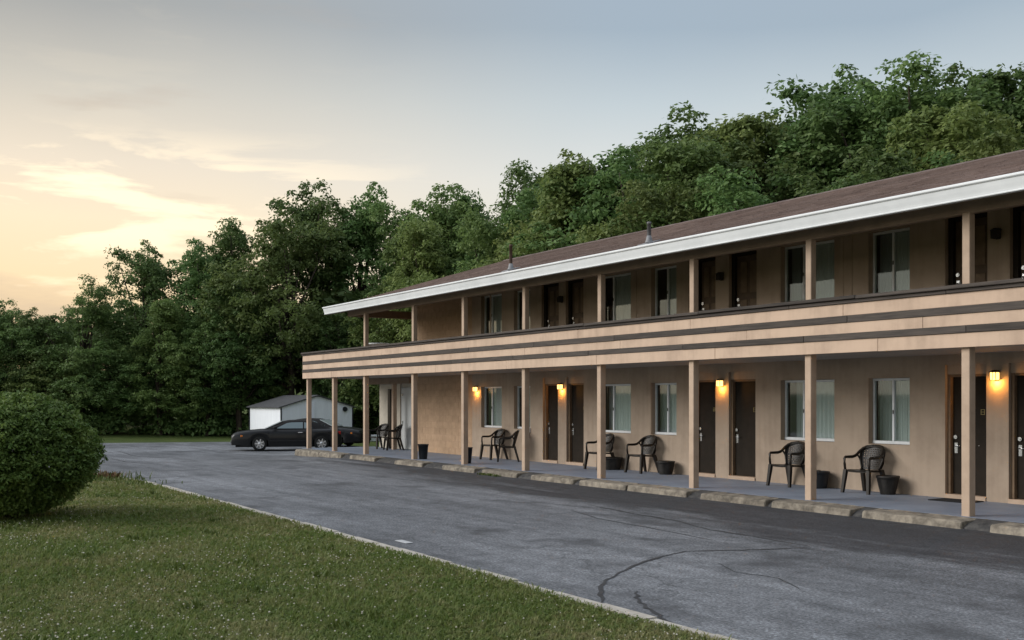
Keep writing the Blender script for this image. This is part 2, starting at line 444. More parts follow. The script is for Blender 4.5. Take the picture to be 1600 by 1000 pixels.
def lawn_material(name, c_a, c_b, c_c):
    m, nt, N, K, p = base_mat(name)
    g = N.new('ShaderNodeNewGeometry'); pos = g.outputs['Position']
    n = N.new('ShaderNodeTexNoise'); n.inputs['Scale'].default_value = .9; n.inputs['Detail'].default_value = 6; n.inputs['Roughness'].default_value = .65; K.new(pos, n.inputs['Vector'])
    r = node_ramp(N, [(.36, c_a), (.5, c_b), (.64, c_c)]); K.new(n.outputs[0], r.inputs[0])
    f = N.new('ShaderNodeTexNoise'); f.inputs['Scale'].default_value = 28; f.inputs['Detail'].default_value = 4; K.new(pos, f.inputs['Vector'])
    fr = node_ramp(N, [(.3, (.45, .45, .45)), (.7, (1.5, 1.5, 1.5))]); K.new(f.outputs[0], fr.inputs[0])
    mul = N.new('ShaderNodeMix'); mul.data_type = 'RGBA'; mul.blend_type = 'MULTIPLY'; mul.inputs[0].default_value = 1
    K.new(r.outputs[0], mul.inputs[6]); K.new(fr.outputs[0], mul.inputs[7]); K.new(mul.outputs[2], p.inputs['Base Color'])
    p.inputs['Roughness'].default_value = .9; p.inputs['Specular IOR Level'].default_value = .15
    b = N.new('ShaderNodeBump'); b.inputs['Strength'].default_value = .8; b.inputs['Distance'].default_value = .03
    K.new(f.outputs[0], b.inputs['Height']); K.new(b.outputs[0], p.inputs['Normal'])
    return m


def leaf_material(name, stops, fine=3.0, coarse=.35, trans=.42, vary=.22, huev=.016, coord='Object', rough=.55):
    m, nt, N, K, p = base_mat(name)
    if coord == 'Object':
        t = N.new('ShaderNodeTexCoord'); src = t.outputs['Object']
    else:
        t = N.new('ShaderNodeNewGeometry'); src = t.outputs['Position']
    a = N.new('ShaderNodeTexNoise'); a.inputs['Scale'].default_value = fine; a.inputs['Detail'].default_value = 2; K.new(src, a.inputs['Vector'])
    c = N.new('ShaderNodeTexNoise'); c.inputs['Scale'].default_value = coarse; c.inputs['Detail'].default_value = 3; K.new(src, c.inputs['Vector'])
    ad = N.new('ShaderNodeMath'); ad.operation = 'ADD'; K.new(a.outputs[0], ad.inputs[0]); K.new(c.outputs[0], ad.inputs[1])
    hf = N.new('ShaderNodeMath'); hf.operation = 'MULTIPLY'; hf.inputs[1].default_value = .5; K.new(ad.outputs[0], hf.inputs[0])
    r = node_ramp(N, stops); K.new(hf.outputs[0], r.inputs[0])
    oi = N.new('ShaderNodeObjectInfo')
    hv = N.new('ShaderNodeHueSaturation')
    mr = N.new('ShaderNodeMapRange'); mr.inputs[3].default_value = 1 - vary; mr.inputs[4].default_value = 1 + vary; K.new(oi.outputs['Random'], mr.inputs[0]); K.new(mr.outputs[0], hv.inputs['Value'])
    mh = N.new('ShaderNodeMath'); mh.operation = 'MULTIPLY'; mh.inputs[1].default_value = 7.31; K.new(oi.outputs['Random'], mh.inputs[0])
    fr = N.new('ShaderNodeMath'); fr.operation = 'FRACT'; K.new(mh.outputs[0], fr.inputs[0])
    mr2 = N.new('ShaderNodeMapRange'); mr2.inputs[3].default_value = .5 - huev; mr2.inputs[4].default_value = .5 + huev; K.new(fr.outputs[0], mr2.inputs[0]); K.new(mr2.outputs[0], hv.inputs['Hue'])
    K.new(r.outputs[0], hv.inputs['Color'])
    K.new(hv.outputs[0], p.inputs['Base Color'])
    p.inputs['Roughness'].default_value = rough; p.inputs['Specular IOR Level'].default_value = .25
    tr = N.new('ShaderNodeBsdfTranslucent'); K.new(hv.outputs[0], tr.inputs[0])
    mx = N.new('ShaderNodeMixShader'); mx.inputs[0].default_value = trans
    K.new(p.outputs[0], mx.inputs[1]); K.new(tr.outputs[0], mx.inputs[2]); K.new(mx.outputs[0], N['Material Output'].inputs[0])
    return m


def glass_material(name, tint=(.91, .94, .935), refl=.015, rough=.03):
    m, nt, N, K, p = base_mat(name)
    N.remove(p)
    t = N.new('ShaderNodeBsdfTransparent'); t.inputs[0].default_value = (*tint, 1)
    g = N.new('ShaderNodeBsdfGlossy'); g.inputs['Roughness'].default_value = rough; g.inputs[0].default_value = (.9, .95, .95, 1)
    fr = N.new('ShaderNodeFresnel')
    gq = N.new('ShaderNodeNewGeometry'); mq = N.new('ShaderNodeMapRange'); mq.inputs[3].default_value = 1.5; mq.inputs[4].default_value = 1 / 1.5
    K.new(gq.outputs['Backfacing'], mq.inputs[0]); K.new(mq.outputs[0], fr.inputs[0])      # same ratio on both faces of the pane
    ad = N.new('ShaderNodeMath'); ad.operation = 'ADD'; ad.use_clamp = True; ad.inputs[1].default_value = refl; K.new(fr.outputs[0], ad.inputs[0])
    mx = N.new('ShaderNodeMixShader'); K.new(ad.outputs[0], mx.inputs[0]); K.new(t.outputs[0], mx.inputs[1]); K.new(g.outputs[0], mx.inputs[2])
    K.new(mx.outputs[0], N['Material Output'].inputs[0])
    return m


def emit_material(name, c, s):
    m, nt, N, K, p = base_mat(name)
    p.inputs['Base Color'].default_value = (.8, .7, .5, 1)
    p.inputs['Emission Color'].default_value = (*c, 1)
    p.inputs['Emission Strength'].default_value = s
    return m


MT['lot'] = lot_material()
MT['lawn'] = lawn_material('lawn_soil', (.070, .085, .020), (.095, .098, .028), (.125, .108, .045))
MT['meadow'] = lawn_material('meadow', (.045, .070, .016), (.060, .085, .020), (.075, .095, .026))
MT['walk'] = M('painted_walkway', (.20, .235, .295), (.155, .182, .235), scale=1.6, rough=.6, spec=.4, bump=.08, bscale=40)
MT['glass'] = glass_material('window_glass')
MT['lampglass'] = emit_material('lit_lamp_glass', (1.0, .52, .14), 1.5)
MT['darkglass'] = M('unlit_lamp_glass', (.05, .045, .04), rough=.15, spec=.5)
MT['stop'] = M('wheel_stop_concrete', (.28, .245, .195), (.11, .096, .078), scale=7, rough=.9, bump=.8, bscale=75, vary=.10)

GREEN = [(.36, (.068, .118, .036)), (.48, (.116, .188, .058)), (.60, (.175, .250, .084))]
MT['leaf'] = leaf_material('forest_leaf', GREEN)
MT['leaf_light'] = leaf_material('light_forest_leaf', [(.36, (.085, .130, .036)), (.48, (.140, .195, .056)), (.60, (.190, .245, .080))])
MT['shrub'] = leaf_material('clipped_shrub_leaf', [(.36, (.050, .100, .022)), (.5, (.095, .165, .036)), (.62, (.150, .225, .055))], fine=14, coarse=1.4, trans=.3, vary=0)
MT['blade'] = leaf_material('grass_blade', [(.36, (.104, .148, .030)), (.48, (.152, .182, .047)), (.56, (.202, .204, .076)), (.65, (.28, .25, .125))], fine=9, coarse=.7, trans=.4, vary=0, coord='Position')
MT['clover'] = M('clover_flower', (.55, .53, .46), (.30, .27, .20), scale=30, rough=.9)
MT['weed'] = leaf_material('weed_leaf', [(.36, (.05, .08, .015)), (.6, (.10, .13, .03))], fine=12, coarse=2, trans=.25, vary=0)
MT['drystalk'] = M('dry_stalk', (.17, .095, .045), (.10, .06, .03), scale=20, rough=.9)


# ------------------------------------------------------------------ ground
def ground(x):
    return -.28 * min(1.0, max(0.0, (-x - 31.0) / 11.0))


def terrain_z(x, y):
    t = min(1.0, max(0.0, (y - 30.0) / 40.0))
    h = t * t * (3 - 2 * t) * 5.0
    t2 = min(1.0, max(0.0, (-x - 60) / 120.0))
    return ground(x) - .05 + h + t2 * 4.0


def grid_sheet(name, xs, yfun, zfun, mat, kind='structure', ny=None):
    vs = []; fs = []
    cols = []
    for x in xs:
        ys = yfun(x)
        cols.append(len(ys))
        for y in ys:
            vs.append((x, y, zfun(x, y)))
    n = cols[0]
    for i in range(len(xs) - 1):
        for j in range(n - 1):
            a = i * n + j
            fs.append((a, a + n, a + n + 1, a + 1))
    mb = MB(); mb.add(vs, fs, True)
    o = mb.build(name, mat, fix=False)
    me = o.data
    if me.polygons[0].normal.z < 0:
        me.flip_normals()
    o['kind'] = kind
    return o


xs = [-900, -500, -300, -220, -160, -120, -100, -85, -70, -60, -52, -46, -42, -38, -34, -31, -27, -20, -10, 0, 12, 30, 60, 120, 300, 900]
ysT = [-900, -300, -120, -60, -30, -15, -5, 5, 10, 14, 18, 22, 26, 30, 34, 38, 42, 46, 50, 55, 60, 66, 72, 90, 130, 220, 400, 900]
grid_sheet('ground', xs, lambda x: ysT, terrain_z, MT['meadow'])


def interp(x, tab):
    for (xa, ya), (xb, yb) in zip(tab, tab[1:]):
        if xa <= x <= xb:
            return ya + (yb - ya) * (x - xa) / (xb - xa)
    return tab[0][1] if x < tab[0][0] else tab[-1][1]


LOT_TOP = [(-60, -20), (-57.4, 4), (-56.4, 8.5), (-55, 11.3), (-53.3, 16.5), (-51.5, 19.2), (-49.5, 20.0), (-45, 19.9), (-42, 19.0), (-39, 16.8), (-36.3, 16.3), (-35.9, 13.62), (20, 13.62)]
lx = sorted({-60, -57.4, -56.4, -55, -53.3, -51.5, -49.5, -47, -45, -42, -40, -39, -37.5, -36.3, -35.9, -33, -31, -28, -24, -20, -15, -10, -5, 0, 8, 20})
grid_sheet('parking_lot', lx, lambda x: [-20 + (interp(x, LOT_TOP) + 20) * k / 10 for k in range(11)], lambda x, y: ground(x), MT['lot'])

# lawn on the camera's side, its edge running parallel to the motel and curling away at its far end
EDGE = [(-41.0, -14.0), (-38.5, -7.0), (-36.0, -2.0), (-33.5, 1.6), (-31.0, 3.7), (-28.8, 4.75), (-27.0, 5.22), (-25.0, 5.47), (-22.5, 5.60), (-14.0, 5.57), (-9.5, 5.52), (-6.0, 5.50), (0.0, 5.50), (14.0, 5.50)]


def lawn_edge(x):
    return interp(x, EDGE)


def lawn_z(x, y):
    d = max(0.0, lawn_edge(x) - y)
    return ground(x) + .035 + .05 * min(1, d / 3.0) + .018 * math.sin(x * .9 + 1) * math.sin(y * 1.1)


ex = []
for (xa, ya), (xb, yb) in zip(EDGE, EDGE[1:]):
    k = max(1, int((xb - xa) / .6))
    ex += [xa + (xb - xa) * i / k for i in range(k)]
ex.append(14.0)
grid_sheet('lawn', ex, lambda x: [lawn_edge(x) - .09 - (lawn_edge(x) + 16 - .09) * (k / 26) ** 1.4 for k in range(27)], lawn_z, MT['lawn'])

# concrete edging strip between lawn and asphalt, cast in lengths
edging = MB()
for i in range(len(ex) - 1):
    xa, xb = ex[i], ex[i + 1]
    ya, yb = lawn_edge(xa), lawn_edge(xb)
    g = .006
    j = rnd.uniform(-.008, .008)
    za, zb = ground(xa) + .052 + j, ground(xb) + .052 + j
    vs = [(xa + g, ya - .10, za), (xb - g, yb - .10, zb), (xb - g, yb + .03 + j, zb), (xa + g, ya + .03 + j, za),
          (xa + g, ya - .10, za - .2), (xb - g, yb - .10, zb - .2), (xb - g, yb + .045, zb - .2), (xa + g, ya + .045, za - .2)]
    edging.add(vs, [(0, 1, 2, 3), (3, 2, 6, 7), (0, 3, 7, 4), (1, 5, 6, 2), (0, 4, 5, 1)])
edging.build('lawn_kerb', MT['concrete_pale'])['kind'] = 'structure'


def ribbon(name, pts, w, mat, jitter=.022, sub=5, z=.004):
    """a crack in the asphalt: a thin uneven ribbon lying on the lot"""
    P = []
    for (xa, ya), (xb, yb) in zip(pts, pts[1:]):
        for k in range(sub):
            t = k / sub
            P.append((xa + (xb - xa) * t + rnd.uniform(-jitter, jitter), ya + (yb - ya) * t + rnd.uniform(-jitter, jitter)))
    P.append(pts[-1])
    vs = []; fs = []
    for i, (x, y) in enumerate(P):
        a = P[max(0, i - 1)]; b = P[min(len(P) - 1, i + 1)]
        d = Vector((b[0] - a[0], b[1] - a[1])).normalized()
        taper = min(1, (i + 1) / 4, (len(P) - i) / 4)
        ww = w * taper * rnd.uniform(.55, 1.35) * .5
        vs += [(x - d.y * ww, y + d.x * ww, ground(x) + z), (x + d.y * ww, y - d.x * ww, ground(x) + z)]
    for i in range(len(P) - 1):
        fs.append((2 * i, 2 * i + 1, 2 * i + 3, 2 * i + 2))
    o = MB().add(vs, fs).build(name, mat, lot_obj, fix=False)
    if o.data.polygons[0].normal.z < 0: o.data.flip_normals()
    return o


lot_obj = bpy.data.objects['parking_lot']
ribbon('crack', [(-7.57, 5.62), (-8.24, 6.12), (-8.64, 6.51), (-9.1, 7.11), (-9.5, 7.88), (-9.75, 8.5), (-9.5, 9.06), (-9.35, 9.45), (-9.2, 10.0)], .040, MT['tar'])
ribbon('crack', [(-7.95, 6.3), (-7.5, 6.0), (-7.1, 5.82), (-6.75, 5.68), (-6.4, 5.6)], .045, MT['tar'])
ribbon('crack', [(-9.3, 10.05), (-10.2, 10.15), (-11.2, 10.2), (-12.4, 10.55), (-13.4, 10.6), (-15, 10.9)], .05, MT['seal'])
ribbon('crack', [(-10.0, 9.4), (-11.6, 9.6), (-13.2, 9.75), (-14.4, 10.1)], .03, MT['seal'])
ribbon('crack', [(-12.0, 11.6), (-15.0, 11.75), (-19.0, 11.7), (-24, 11.9)], .03, MT['seal'])
ribbon('crack', [(-13.0, 7.2), (-12.6, 7.6), (-12.7, 8.1)], .02, MT['seal'], jitter=.015)
ribbon('crack', [(-8.9, 8.2), (-8.3, 7.9), (-7.8, 8.0), (-7.0, 7.6)], .018, MT['seal'], jitter=.015)
ribbon('crack', [(-33, 9.2), (-36, 9.4), (-40, 9.1), (-46, 9.6)], .07, MT['seal'])
ribbon('crack', [(-30, 7.6), (-34, 7.3), (-38, 7.7), (-44, 7.2)], .07, MT['seal'])

scrap = MB()
scrap.box(-12.42, -12.10, 5.97, 6.07, .003, .012, .004)
tag(scrap.build('paper_scrap', MT['paper']), 'small white scrap lying flat on the asphalt near the lawn edge', 'scrap')

# ------------------------------------------------------------------ motel
motel = empty('motel_building', (-18, 16, 0))
tag(motel, 'long two storey tan stucco motel with balcony and brown shingle roof', 'motel')
ORG = Vector((-18, 16, 0))


def part(mb, name, mat, parent=None, fix=True):
    """part whose mesh is written in world metres"""
    p = parent or motel
    o = mb.build(name, mat, p, fix)
    o.matrix_parent_inverse = Matrix.Translation(-ORG)
    return o


def subpart(mb, name, mat, parent, fix=True):
    return mb.build(name, mat, parent, fix)


WY = 16.0           # front wall face
XE = -2.5           # near end of the building
XW = -31.85         # far end wall
WALK = .13
FLOOR2 = 2.80

lower_open = []     # (x0, x1, z0, z1)
doors_lo = [(-24.15, -23.43), (-23.04, -22.27), (-18.13, -17.40), (-16.99, -16.20), (-11.70, -10.92), (-10.52, -9.74)]
doors_up = [(-24.22, -23.39), (-23.07, -22.28), (-18.10, -17.40), (-16.99, -16.17), (-11.70, -10.90), (-10.50, -9.70)]
wins = [(-27.45, -26.28, .36), (-25.62, -24.78, .5), (-21.62, -20.34, .34), (-19.58, -18.68, .5), (-15.50, -14.12, .36), (-13.32, -12.42, .5), (-8.9, -7.6, .36)]


def wall_sheet(mb, x0, x1, z0, z1, y, opens, depth):
    X = sorted({x0, x1, *[v for o in opens for v in o[:2]]})
    Z = sorted({z0, z1, *[v for o in opens for v in o[2:4]]})
    for i in range(len(X) - 1):
        for k in range(len(Z) - 1):
            cx, cz = (X[i] + X[i + 1]) / 2, (Z[k] + Z[k + 1]) / 2
            if any(o[0] < cx < o[1] and o[2] < cz < o[3] for o in opens): continue
            mb.add([(X[i], y, Z[k]), (X[i + 1], y, Z[k]), (X[i + 1], y, Z[k + 1]), (X[i], y, Z[k + 1])], [(0, 1, 2, 3)])
    for a, b, c, d in opens:
        y2 = y + depth
        mb.add([(a, y, c), (b, y, c), (b, y, d), (a, y, d), (a, y2, c), (b, y2, c), (b, y2, d), (a, y2, d)],
               [(0, 3, 7, 4), (1, 5, 6, 2), (3, 2, 6, 7), (0, 4, 5, 1)])


opens_lo = [(a, b, WALK, 2.40) for a, b in doors_lo] + [(a, b, 1.0, 2.20) for a, b, _ in wins]
opens_up = [(a, b, FLOOR2, 4.92) for a, b in doors_up] + [(a, b, 3.70, 4.88) for a, b, _ in wins]
w1 = MB(); wall_sheet(w1, -27.98, XE, 0.0, 2.66, WY, opens_lo, .20)
part(w1, 'front_wall', MT['stucco'], fix=False)
w2 = MB(); wall_sheet(w2, -27.98, XE, 2.70, 5.06, WY, opens_up, .20)
part(w2, 'front_wall', MT['stucco'], fix=False)
# shallow stucco battens at the unit joints
for x in (-26.9 + .0, -20.15 + .0, -18.30, -14.02 + .1, -13.72):
    b = MB(); b.box(x - .03, x + .03, WY - .012, WY + .01, FLOOR2, 5.0, .004); part(b, 'batten', MT['stucco'])
b = MB(); b.box(-19.66, -19.61, WY - .010, WY + .01, WALK, 2.40, .004); part(b, 'batten', MT['stucco'])

# painted block wall at the far end, every block a piece of its own
for zlo, zhi, nm in ((WALK, 2.66, 0), (FLOOR2, 5.04, 1)):
    bw = MB(); bw.box(XW, -27.98, WY + .012, WY + .2, zlo - .1, zhi)
    bwo = part(bw, 'block_wall', MT['mortar'])
    bm_ = MB(); bm_.box(-.1955, .1955, -.003, .03, -.0955, .0955, .002)
    hm_ = MB(); hm_.box(-.0955, .0955, -.003, .03, -.0955, .0955, .002)
    protos = {}
    rows = int((zhi - zlo) / .2)
    for r in range(rows):
        z = zlo + .1 + r * .2
        x = XW + .005
        cells = []
        if r % 2:
            cells.append((x + .095, 'h')); x += .2
        while x + .39 < -27.97:
            cells.append((x + .195, 'f')); x += .4
        if x + .19 < -27.97:
            cells.append((x + .095, 'h'))
        for cx, kd in cells:
            if kd not in protos:
                protos[kd] = (bm_ if kd == 'f' else hm_).build('concrete_block', MT['block'], bwo)
                o = protos[kd]
            else:
                o = protos[kd].copy(); col.objects.link(o)
            o.location = (cx, WY + .0105 + rnd.uniform(-.0008, .0008), z)
            o.rotation_euler = (rnd.uniform(-.003, .003), 0, rnd.uniform(-.004, .004))

# end, back and cross walls, floors
e = MB(); e.box(XW, XW + .2, WY + .205, 24.0, 0, 5.06)
e.add([(XW, WY + .21, 5.06), (XW, 24.0, 5.06), (XW, 20.0, 6.45), (XW + .2, WY + .21, 5.06), (XW + .2, 24.0, 5.06), (XW + .2, 20.0, 6.45)],
      [(0, 1, 2), (3, 5, 4), (0, 2, 5, 3), (1, 4, 5, 2)])
part(e, 'end_wall', MT['stucco'])
e = MB(); e.box(XE - .2, XE, WY + .205, 24.0, 0, 5.06)
e.add([(XE - .2, WY + .21, 5.06), (XE - .2, 24.0, 5.06), (XE - .2, 20.0, 6.45), (XE, WY + .21, 5.06), (XE, 24.0, 5.06), (XE, 20.0, 6.45)],
      [(0, 1, 2), (3, 5, 4), (0, 2, 5, 3), (1, 4, 5, 2)])
part(e, 'end_wall', MT['stucco'])
e = MB(); e.box(XW + .2, XE - .2, 23.8, 24.0, 0, 5.06); part(e, 'back_wall', MT['stucco'])
e = MB()
e.box(XW + .2, XE - .2, WY + .21, 23.8, -.1, WALK + .02); e.box(XW + .2, XE - .2, WY + .21, 23.8, 2.55, FLOOR2); e.box(XW + .2, XE - .2, WY + .21, 23.8, 5.0, 5.05)
for x in (-28.1, -24.9, -22.65, -20.1, -16.6, -14.0, -10.7):
    e.box(x - .05, x + .05, WY + .21, 20, WALK + .02, 2.55); e.box(x - .05, x + .05, WY + .21, 20, FLOOR2, 5.0)
e.box(XW + .2, XE - .2, 19.6, 19.7, WALK + .02, 2.55); e.box(XW + .2, XE - .2, 19.6, 19.7, FLOOR2, 5.0)
part(e, 'interior_partitions', MT['interior'])


# small white outlet box on the wall, and scuffs of old fixings
b = MB(); b.box(-24.815, -24.745, WY - .045, WY - .001, 0.920, 1.040, .008); part(b, 'outlet_box', MT['frame'])
b = MB(); b.tube([(-24.780, WY - .02, 0.920), (-24.780, WY - .02, 0.760)], .009, 6); part(b, 'cable', MT['bin'])


# ---- doors
def handle_set(parent, x, y, z):
    h = MB()
    h.box(x - .032, x + .032, y - .012, y, z - .13, z + .06, .006)
    h.tube([(x, y - .01, z), (x, y - .05, z)], .013, 8)
    h.tube([(x - .005, y - .05, z), (x + .05, y - .052, z + .002), (x + .11, y - .045, z)], .010, 8)
    subpart(h, 'handle', MT['chrome'], parent)
    d = MB(); d.tube([(x, y, z + .15), (x, y - .026, z + .15)], .034, 14, smooth=False); d.tube([(x, y - .026, z + .15), (x, y - .034, z + .15)], .016, 10)
    subpart(d, 'deadbolt', MT['chrome'], parent)


def number_mark(parent, x, y, z, style):
    n = MB()
    t = .007
    def ring(cx, w, h, bar):
        n.box(cx - w, cx + w, y - .006, y, z + h - t, z + h); n.box(cx - w, cx + w, y - .006, y, z - h, z - h + t)
        n.box(cx - w, cx - w + t, y - .006, y, z - h + t + .001, z + h - t - .001); n.box(cx + w - t, cx + w, y - .006, y, z - h + t + .001, z + h - t - .001)
        if bar: n.box(cx - w + t + .001, cx + w - t - .001, y - .006, y, z - t / 2, z + t / 2)
    if style == 0:      # two square figures side by side
        ring(x - .035, .022, .042, True); ring(x + .028, .020, .042, False)
    elif style == 1:
        ring(x, .036, .044, True)
    else:
        ring(x, .034, .044, False)
    subpart(n, 'door_number', MT['gold'], parent)


for i, (a, b_) in enumerate(doors_lo):
    y = WY + .13
    d = MB(); d.box(a + .065, b_ - .012, y, y + .045, WALK + .075, 2.19, .004)
    do = part(d, 'door', MT['door'])
    f = MB()
    f.box(a + .002, a + .06, WY + .06, y + .06, WALK + .071, 2.235, .004)
    f.box(b_ - .010, b_ - .002, WY + .06, y + .06, WALK + .071, 2.235)
    f.box(a + .062, b_ - .012, WY + .07, y + .06, 2.195, 2.235, .004)
    subpart(f, 'door_frame', MT['jamb'], do)
    s = MB(); s.box(a + .002, b_ - .002, WY - .025, y + .06, WALK - .02, WALK + .07, .006); subpart(s, 'door_sill', MT['post'], do)
    p_ = MB(); p_.box(a + .002, b_ - .002, WY + .05, WY + .10, 2.238, 2.399); subpart(p_, 'head_panel', MT['stucco'], do)
    handle_set(do, a + .125, y, 1.02)
    number_mark(do, b_ - .15, y - .0005, 1.60, (2, 2, 0, 1, 1, 2)[i])
    v = MB(); v.tube([(b_ - .32, y, 1.02), (b_ - .32, y - .008, 1.02)], .008, 8); v.tube([(b_ - .22, y, 1.035), (b_ - .22, y - .008, 1.035)], .007, 8)
    if i >= 4: subpart(v, 'door_stud', MT['chrome'], do)
for i, (a, b_) in enumerate(doors_up):
    y = WY + .14
    d = MB(); d.box(a + .10, b_ - .012, y, y + .045, FLOOR2 + .02, 4.85, .004)
    do = part(d, 'door', MT['updoor'])
    w = (b_ - .012) - (a + .10)
    for cx in (a + .10 + w * .30, a + .10 + w * .70):
        for z0, z1 in ((2.95, 3.30), (3.44, 3.92), (4.06, 4.72)):
            q = MB(); q.box(cx - w * .14, cx + w * .14, y - .010, y + .002, z0, z1, .009); subpart(q, 'door_panel', MT['panel'], do)
    f = MB()
    f.box(a + .002, a + .095, WY + .08, y + .06, FLOOR2 + .01, 4.91, .004); f.box(b_ - .010, b_ - .002, WY + .08, y + .06, FLOOR2 + .01, 4.91)
    f.box(a + .097, b_ - .012, WY + .08, y + .06, 4.855, 4.91)
    subpart(f, 'door_frame', MT['door'], do)
    handle_set(do, a + .16, y, 3.83 - .05)


# ---- windows
MT['sheer'] = M('grey_sheer', (.30, .325, .32), (.24, .265, .26), scale=1.2, rough=.9, stretch=(30, 1, .3))


def window(a, b_, z0, z1, split, sheer=None):
    y = WY + .115
    fw = .042
    f = MB()
    f.box(a + .004, a + fw, y, y + .06, z0 + .062, z1 - .048, .004); f.box(b_ - fw, b_ - .004, y, y + .06, z0 + .062, z1 - .048, .004)
    f.box(a + .004, b_ - .004, y - .004, y + .06, z1 - .046, z1 - .004, .004)
    f.box(a + .004, b_ - .004, y - .012, y + .06, z0 + .004, z0 + .060, .004)
    fo = part(f, 'window', MT['frame'])
    xm = a + (b_ - a) * split
    s = MB(); s.box(xm - .022, xm + .022, y + .006, y + .05, z0 + .063, z1 - .049, .004); subpart(s, 'sash_bar', MT['frame'], fo)
    for xa, xb, yy in ((a + fw + .001, xm - .023, y + .016), (xm + .023, b_ - fw - .001, y + .034)):
        g = MB(); g.box(xa, xb, yy, yy + .006, z0 + .063, z1 - .049); subpart(g, 'pane', MT['glass'], fo)
    # curtain hung inside behind the fixed half, pleated
    c = MB()
    xa, xb = xm - .03, b_ - .01
    n = 40
    vs = []
    for k in range(n + 1):
        x = xa + (xb - xa) * k / n
        yy = y + .095 + .018 * math.sin(k * 1.35) + .006 * math.sin(k * 3.1)
        vs += [(x, yy, z0 - .1), (x, yy, z1 + .0)]
    c.add(vs, [(2 * k, 2 * k + 2, 2 * k + 3, 2 * k + 1) for k in range(n)], True)
    subpart(c, 'curtain', MT['curtain'], fo, fix=False)
    if sheer:       # a thinner grey curtain half drawn over the sliding side, further into the room
        c = MB(); xa2, xb2 = a + .01 + (xm - a) * sheer[0], a + (xm - a) * sheer[1]
        vs = []
        for k in range(n + 1):
            x = xa2 + (xb2 - xa2) * k / n
            vs += [(x, y + .20 + .014 * math.sin(k * .9 + a), z0 - .1), (x, y + .20 + .014 * math.sin(k * .9 + a), z1)]
        c.add(vs, [(2 * k, 2 * k + 2, 2 * k + 3, 2 * k + 1) for k in range(n)], True)
        subpart(c, 'curtain', MT['sheer'], fo, fix=False)
    l = MB(); l.box(xm - .008, xm + .016, y - .004, y + .006, z0 + .55, z0 + .62, .003); subpart(l, 'latch', MT['lamp_metal'], fo)


for i, (a, b_, sp) in enumerate(wins):
    window(a, b_, 1.0, 2.2, sp, (None, (0, .6), (0, 1.05), (0, 1.05), (.25, 1.05), (0, 1.05), (0, 1))[i])
    window(a, b_, 3.70, 4.88, sp, ((0, 1.05), None, None, (.4, 1.05), (0, .5), (0, 1.05), None)[i])

# ---- posts
post_x = [-35.46, -33.16, -30.66, -27.34, -24.44, -21.49, -18.49, -15.55, -12.64, -9.67, -6.72]
for i, x in enumerate(post_x):
    p_ = MB(); p_.box(x - .068, x + .068, 13.68, 13.82, WALK - .01, 2.56, .008); part(p_, 'post', MT['post'])
for x in post_x[2:]:
    p_ = MB(); p_.box(x - .062, x + .062, 13.69, 13.815, FLOOR2, 4.49, .008); part(p_, 'post', MT['post'])
for x in (-35.50, -33.16):
    p_ = MB(); p_.box(x - .068, x + .068, 15.84, 15.98, WALK - .01, 2.36, .008); part(p_, 'post', MT['post'])

# ---- balcony: deck, soffit, boards of the parapet laid as separate lengths
BX0, BX1 = -35.70, XE
dk = MB(); dk.box(BX0 + .05, BX1, 13.66, WY - .005, 2.60, FLOOR2)
dk.box(BX0 + .05, XW - .05, WY - .005, 18.0, 2.60, FLOOR2)
deck = part(dk, 'balcony', MT['header'])
so = MB()
x = BX0 + .06
while x < BX1 - .1:
    x2 = min(x + 2.44, BX1)
    so.box(x + .004, x2 - .004, 13.67, WY - .006, 2.575, 2.598); x = x2
subpart(so, 'soffit', MT['soffit'], deck)
bb = MB(); bb.box(BX0 + .06, XW - .05, 15.85, 15.97, 2.36, 2.573, .006); subpart(bb, 'beam', MT['header'], deck)


def boards(name, z0, z1, y0, y1, mat, length, off, jz=.002, b=.004):
    x = BX0 + rnd.uniform(-.02, .02)
    first = True
    while x < BX1:
        L = off if first else length
        first = False
        x2 = min(x + L, BX1)
        j = rnd.uniform(-jz, jz); jy = rnd.uniform(-.003, .003)
        o = MB(); o.box(x + .0025, x2 - .0025, y0 + jy, y1, z0 + j, z1 + j, b)
        subpart(o, name, mat, deck)
        x = x2


boards('fascia_board', 2.555, 2.762, 13.605, 13.65, MT['fascia'], 3.66, 2.6)
boards('fascia_board', 2.864, 3.038, 13.605, 13.65, MT['fascia'], 3.66, 3.4)
boards('fascia_board', 3.148, 3.338, 13.605, 13.65, MT['fascia'], 3.66, 1.9)
boards('stripe_board', 2.760, 2.866, 13.585, 13.652, MT['stripe'], 3.05, 1.7, .004, .006)
boards('stripe_board', 3.036, 3.150, 13.585, 13.652, MT['stripe'], 3.05, 2.6, .004, .006)
boards('cap_board', 3.342, 3.395, 13.575, 13.66, MT['stripe'], 3.05, 1.4, .004, .006)
boards('cap_board', 3.400, 3.455, 13.53, 13.70, MT['stripe'], 3.66, 2.2, .005, .008)
pb = MB(); pb.box(BX0 + .06, BX1, 13.654, 13.676, 2.81, 3.34); subpart(pb, 'parapet_back', MT['header'], deck)
# short return of the parapet at the far end
rt = MB(); rt.box(BX0, BX0 + .05, 13.66, 17.9, 2.56, 3.34, .004); subpart(rt, 'parapet_return', MT['fascia'], deck)
rt = MB(); rt.box(BX0 - .04, BX0 + .10, 13.72, 17.9, 3.345, 3.45, .008); subpart(rt, 'cap_board', MT['stripe'], deck)

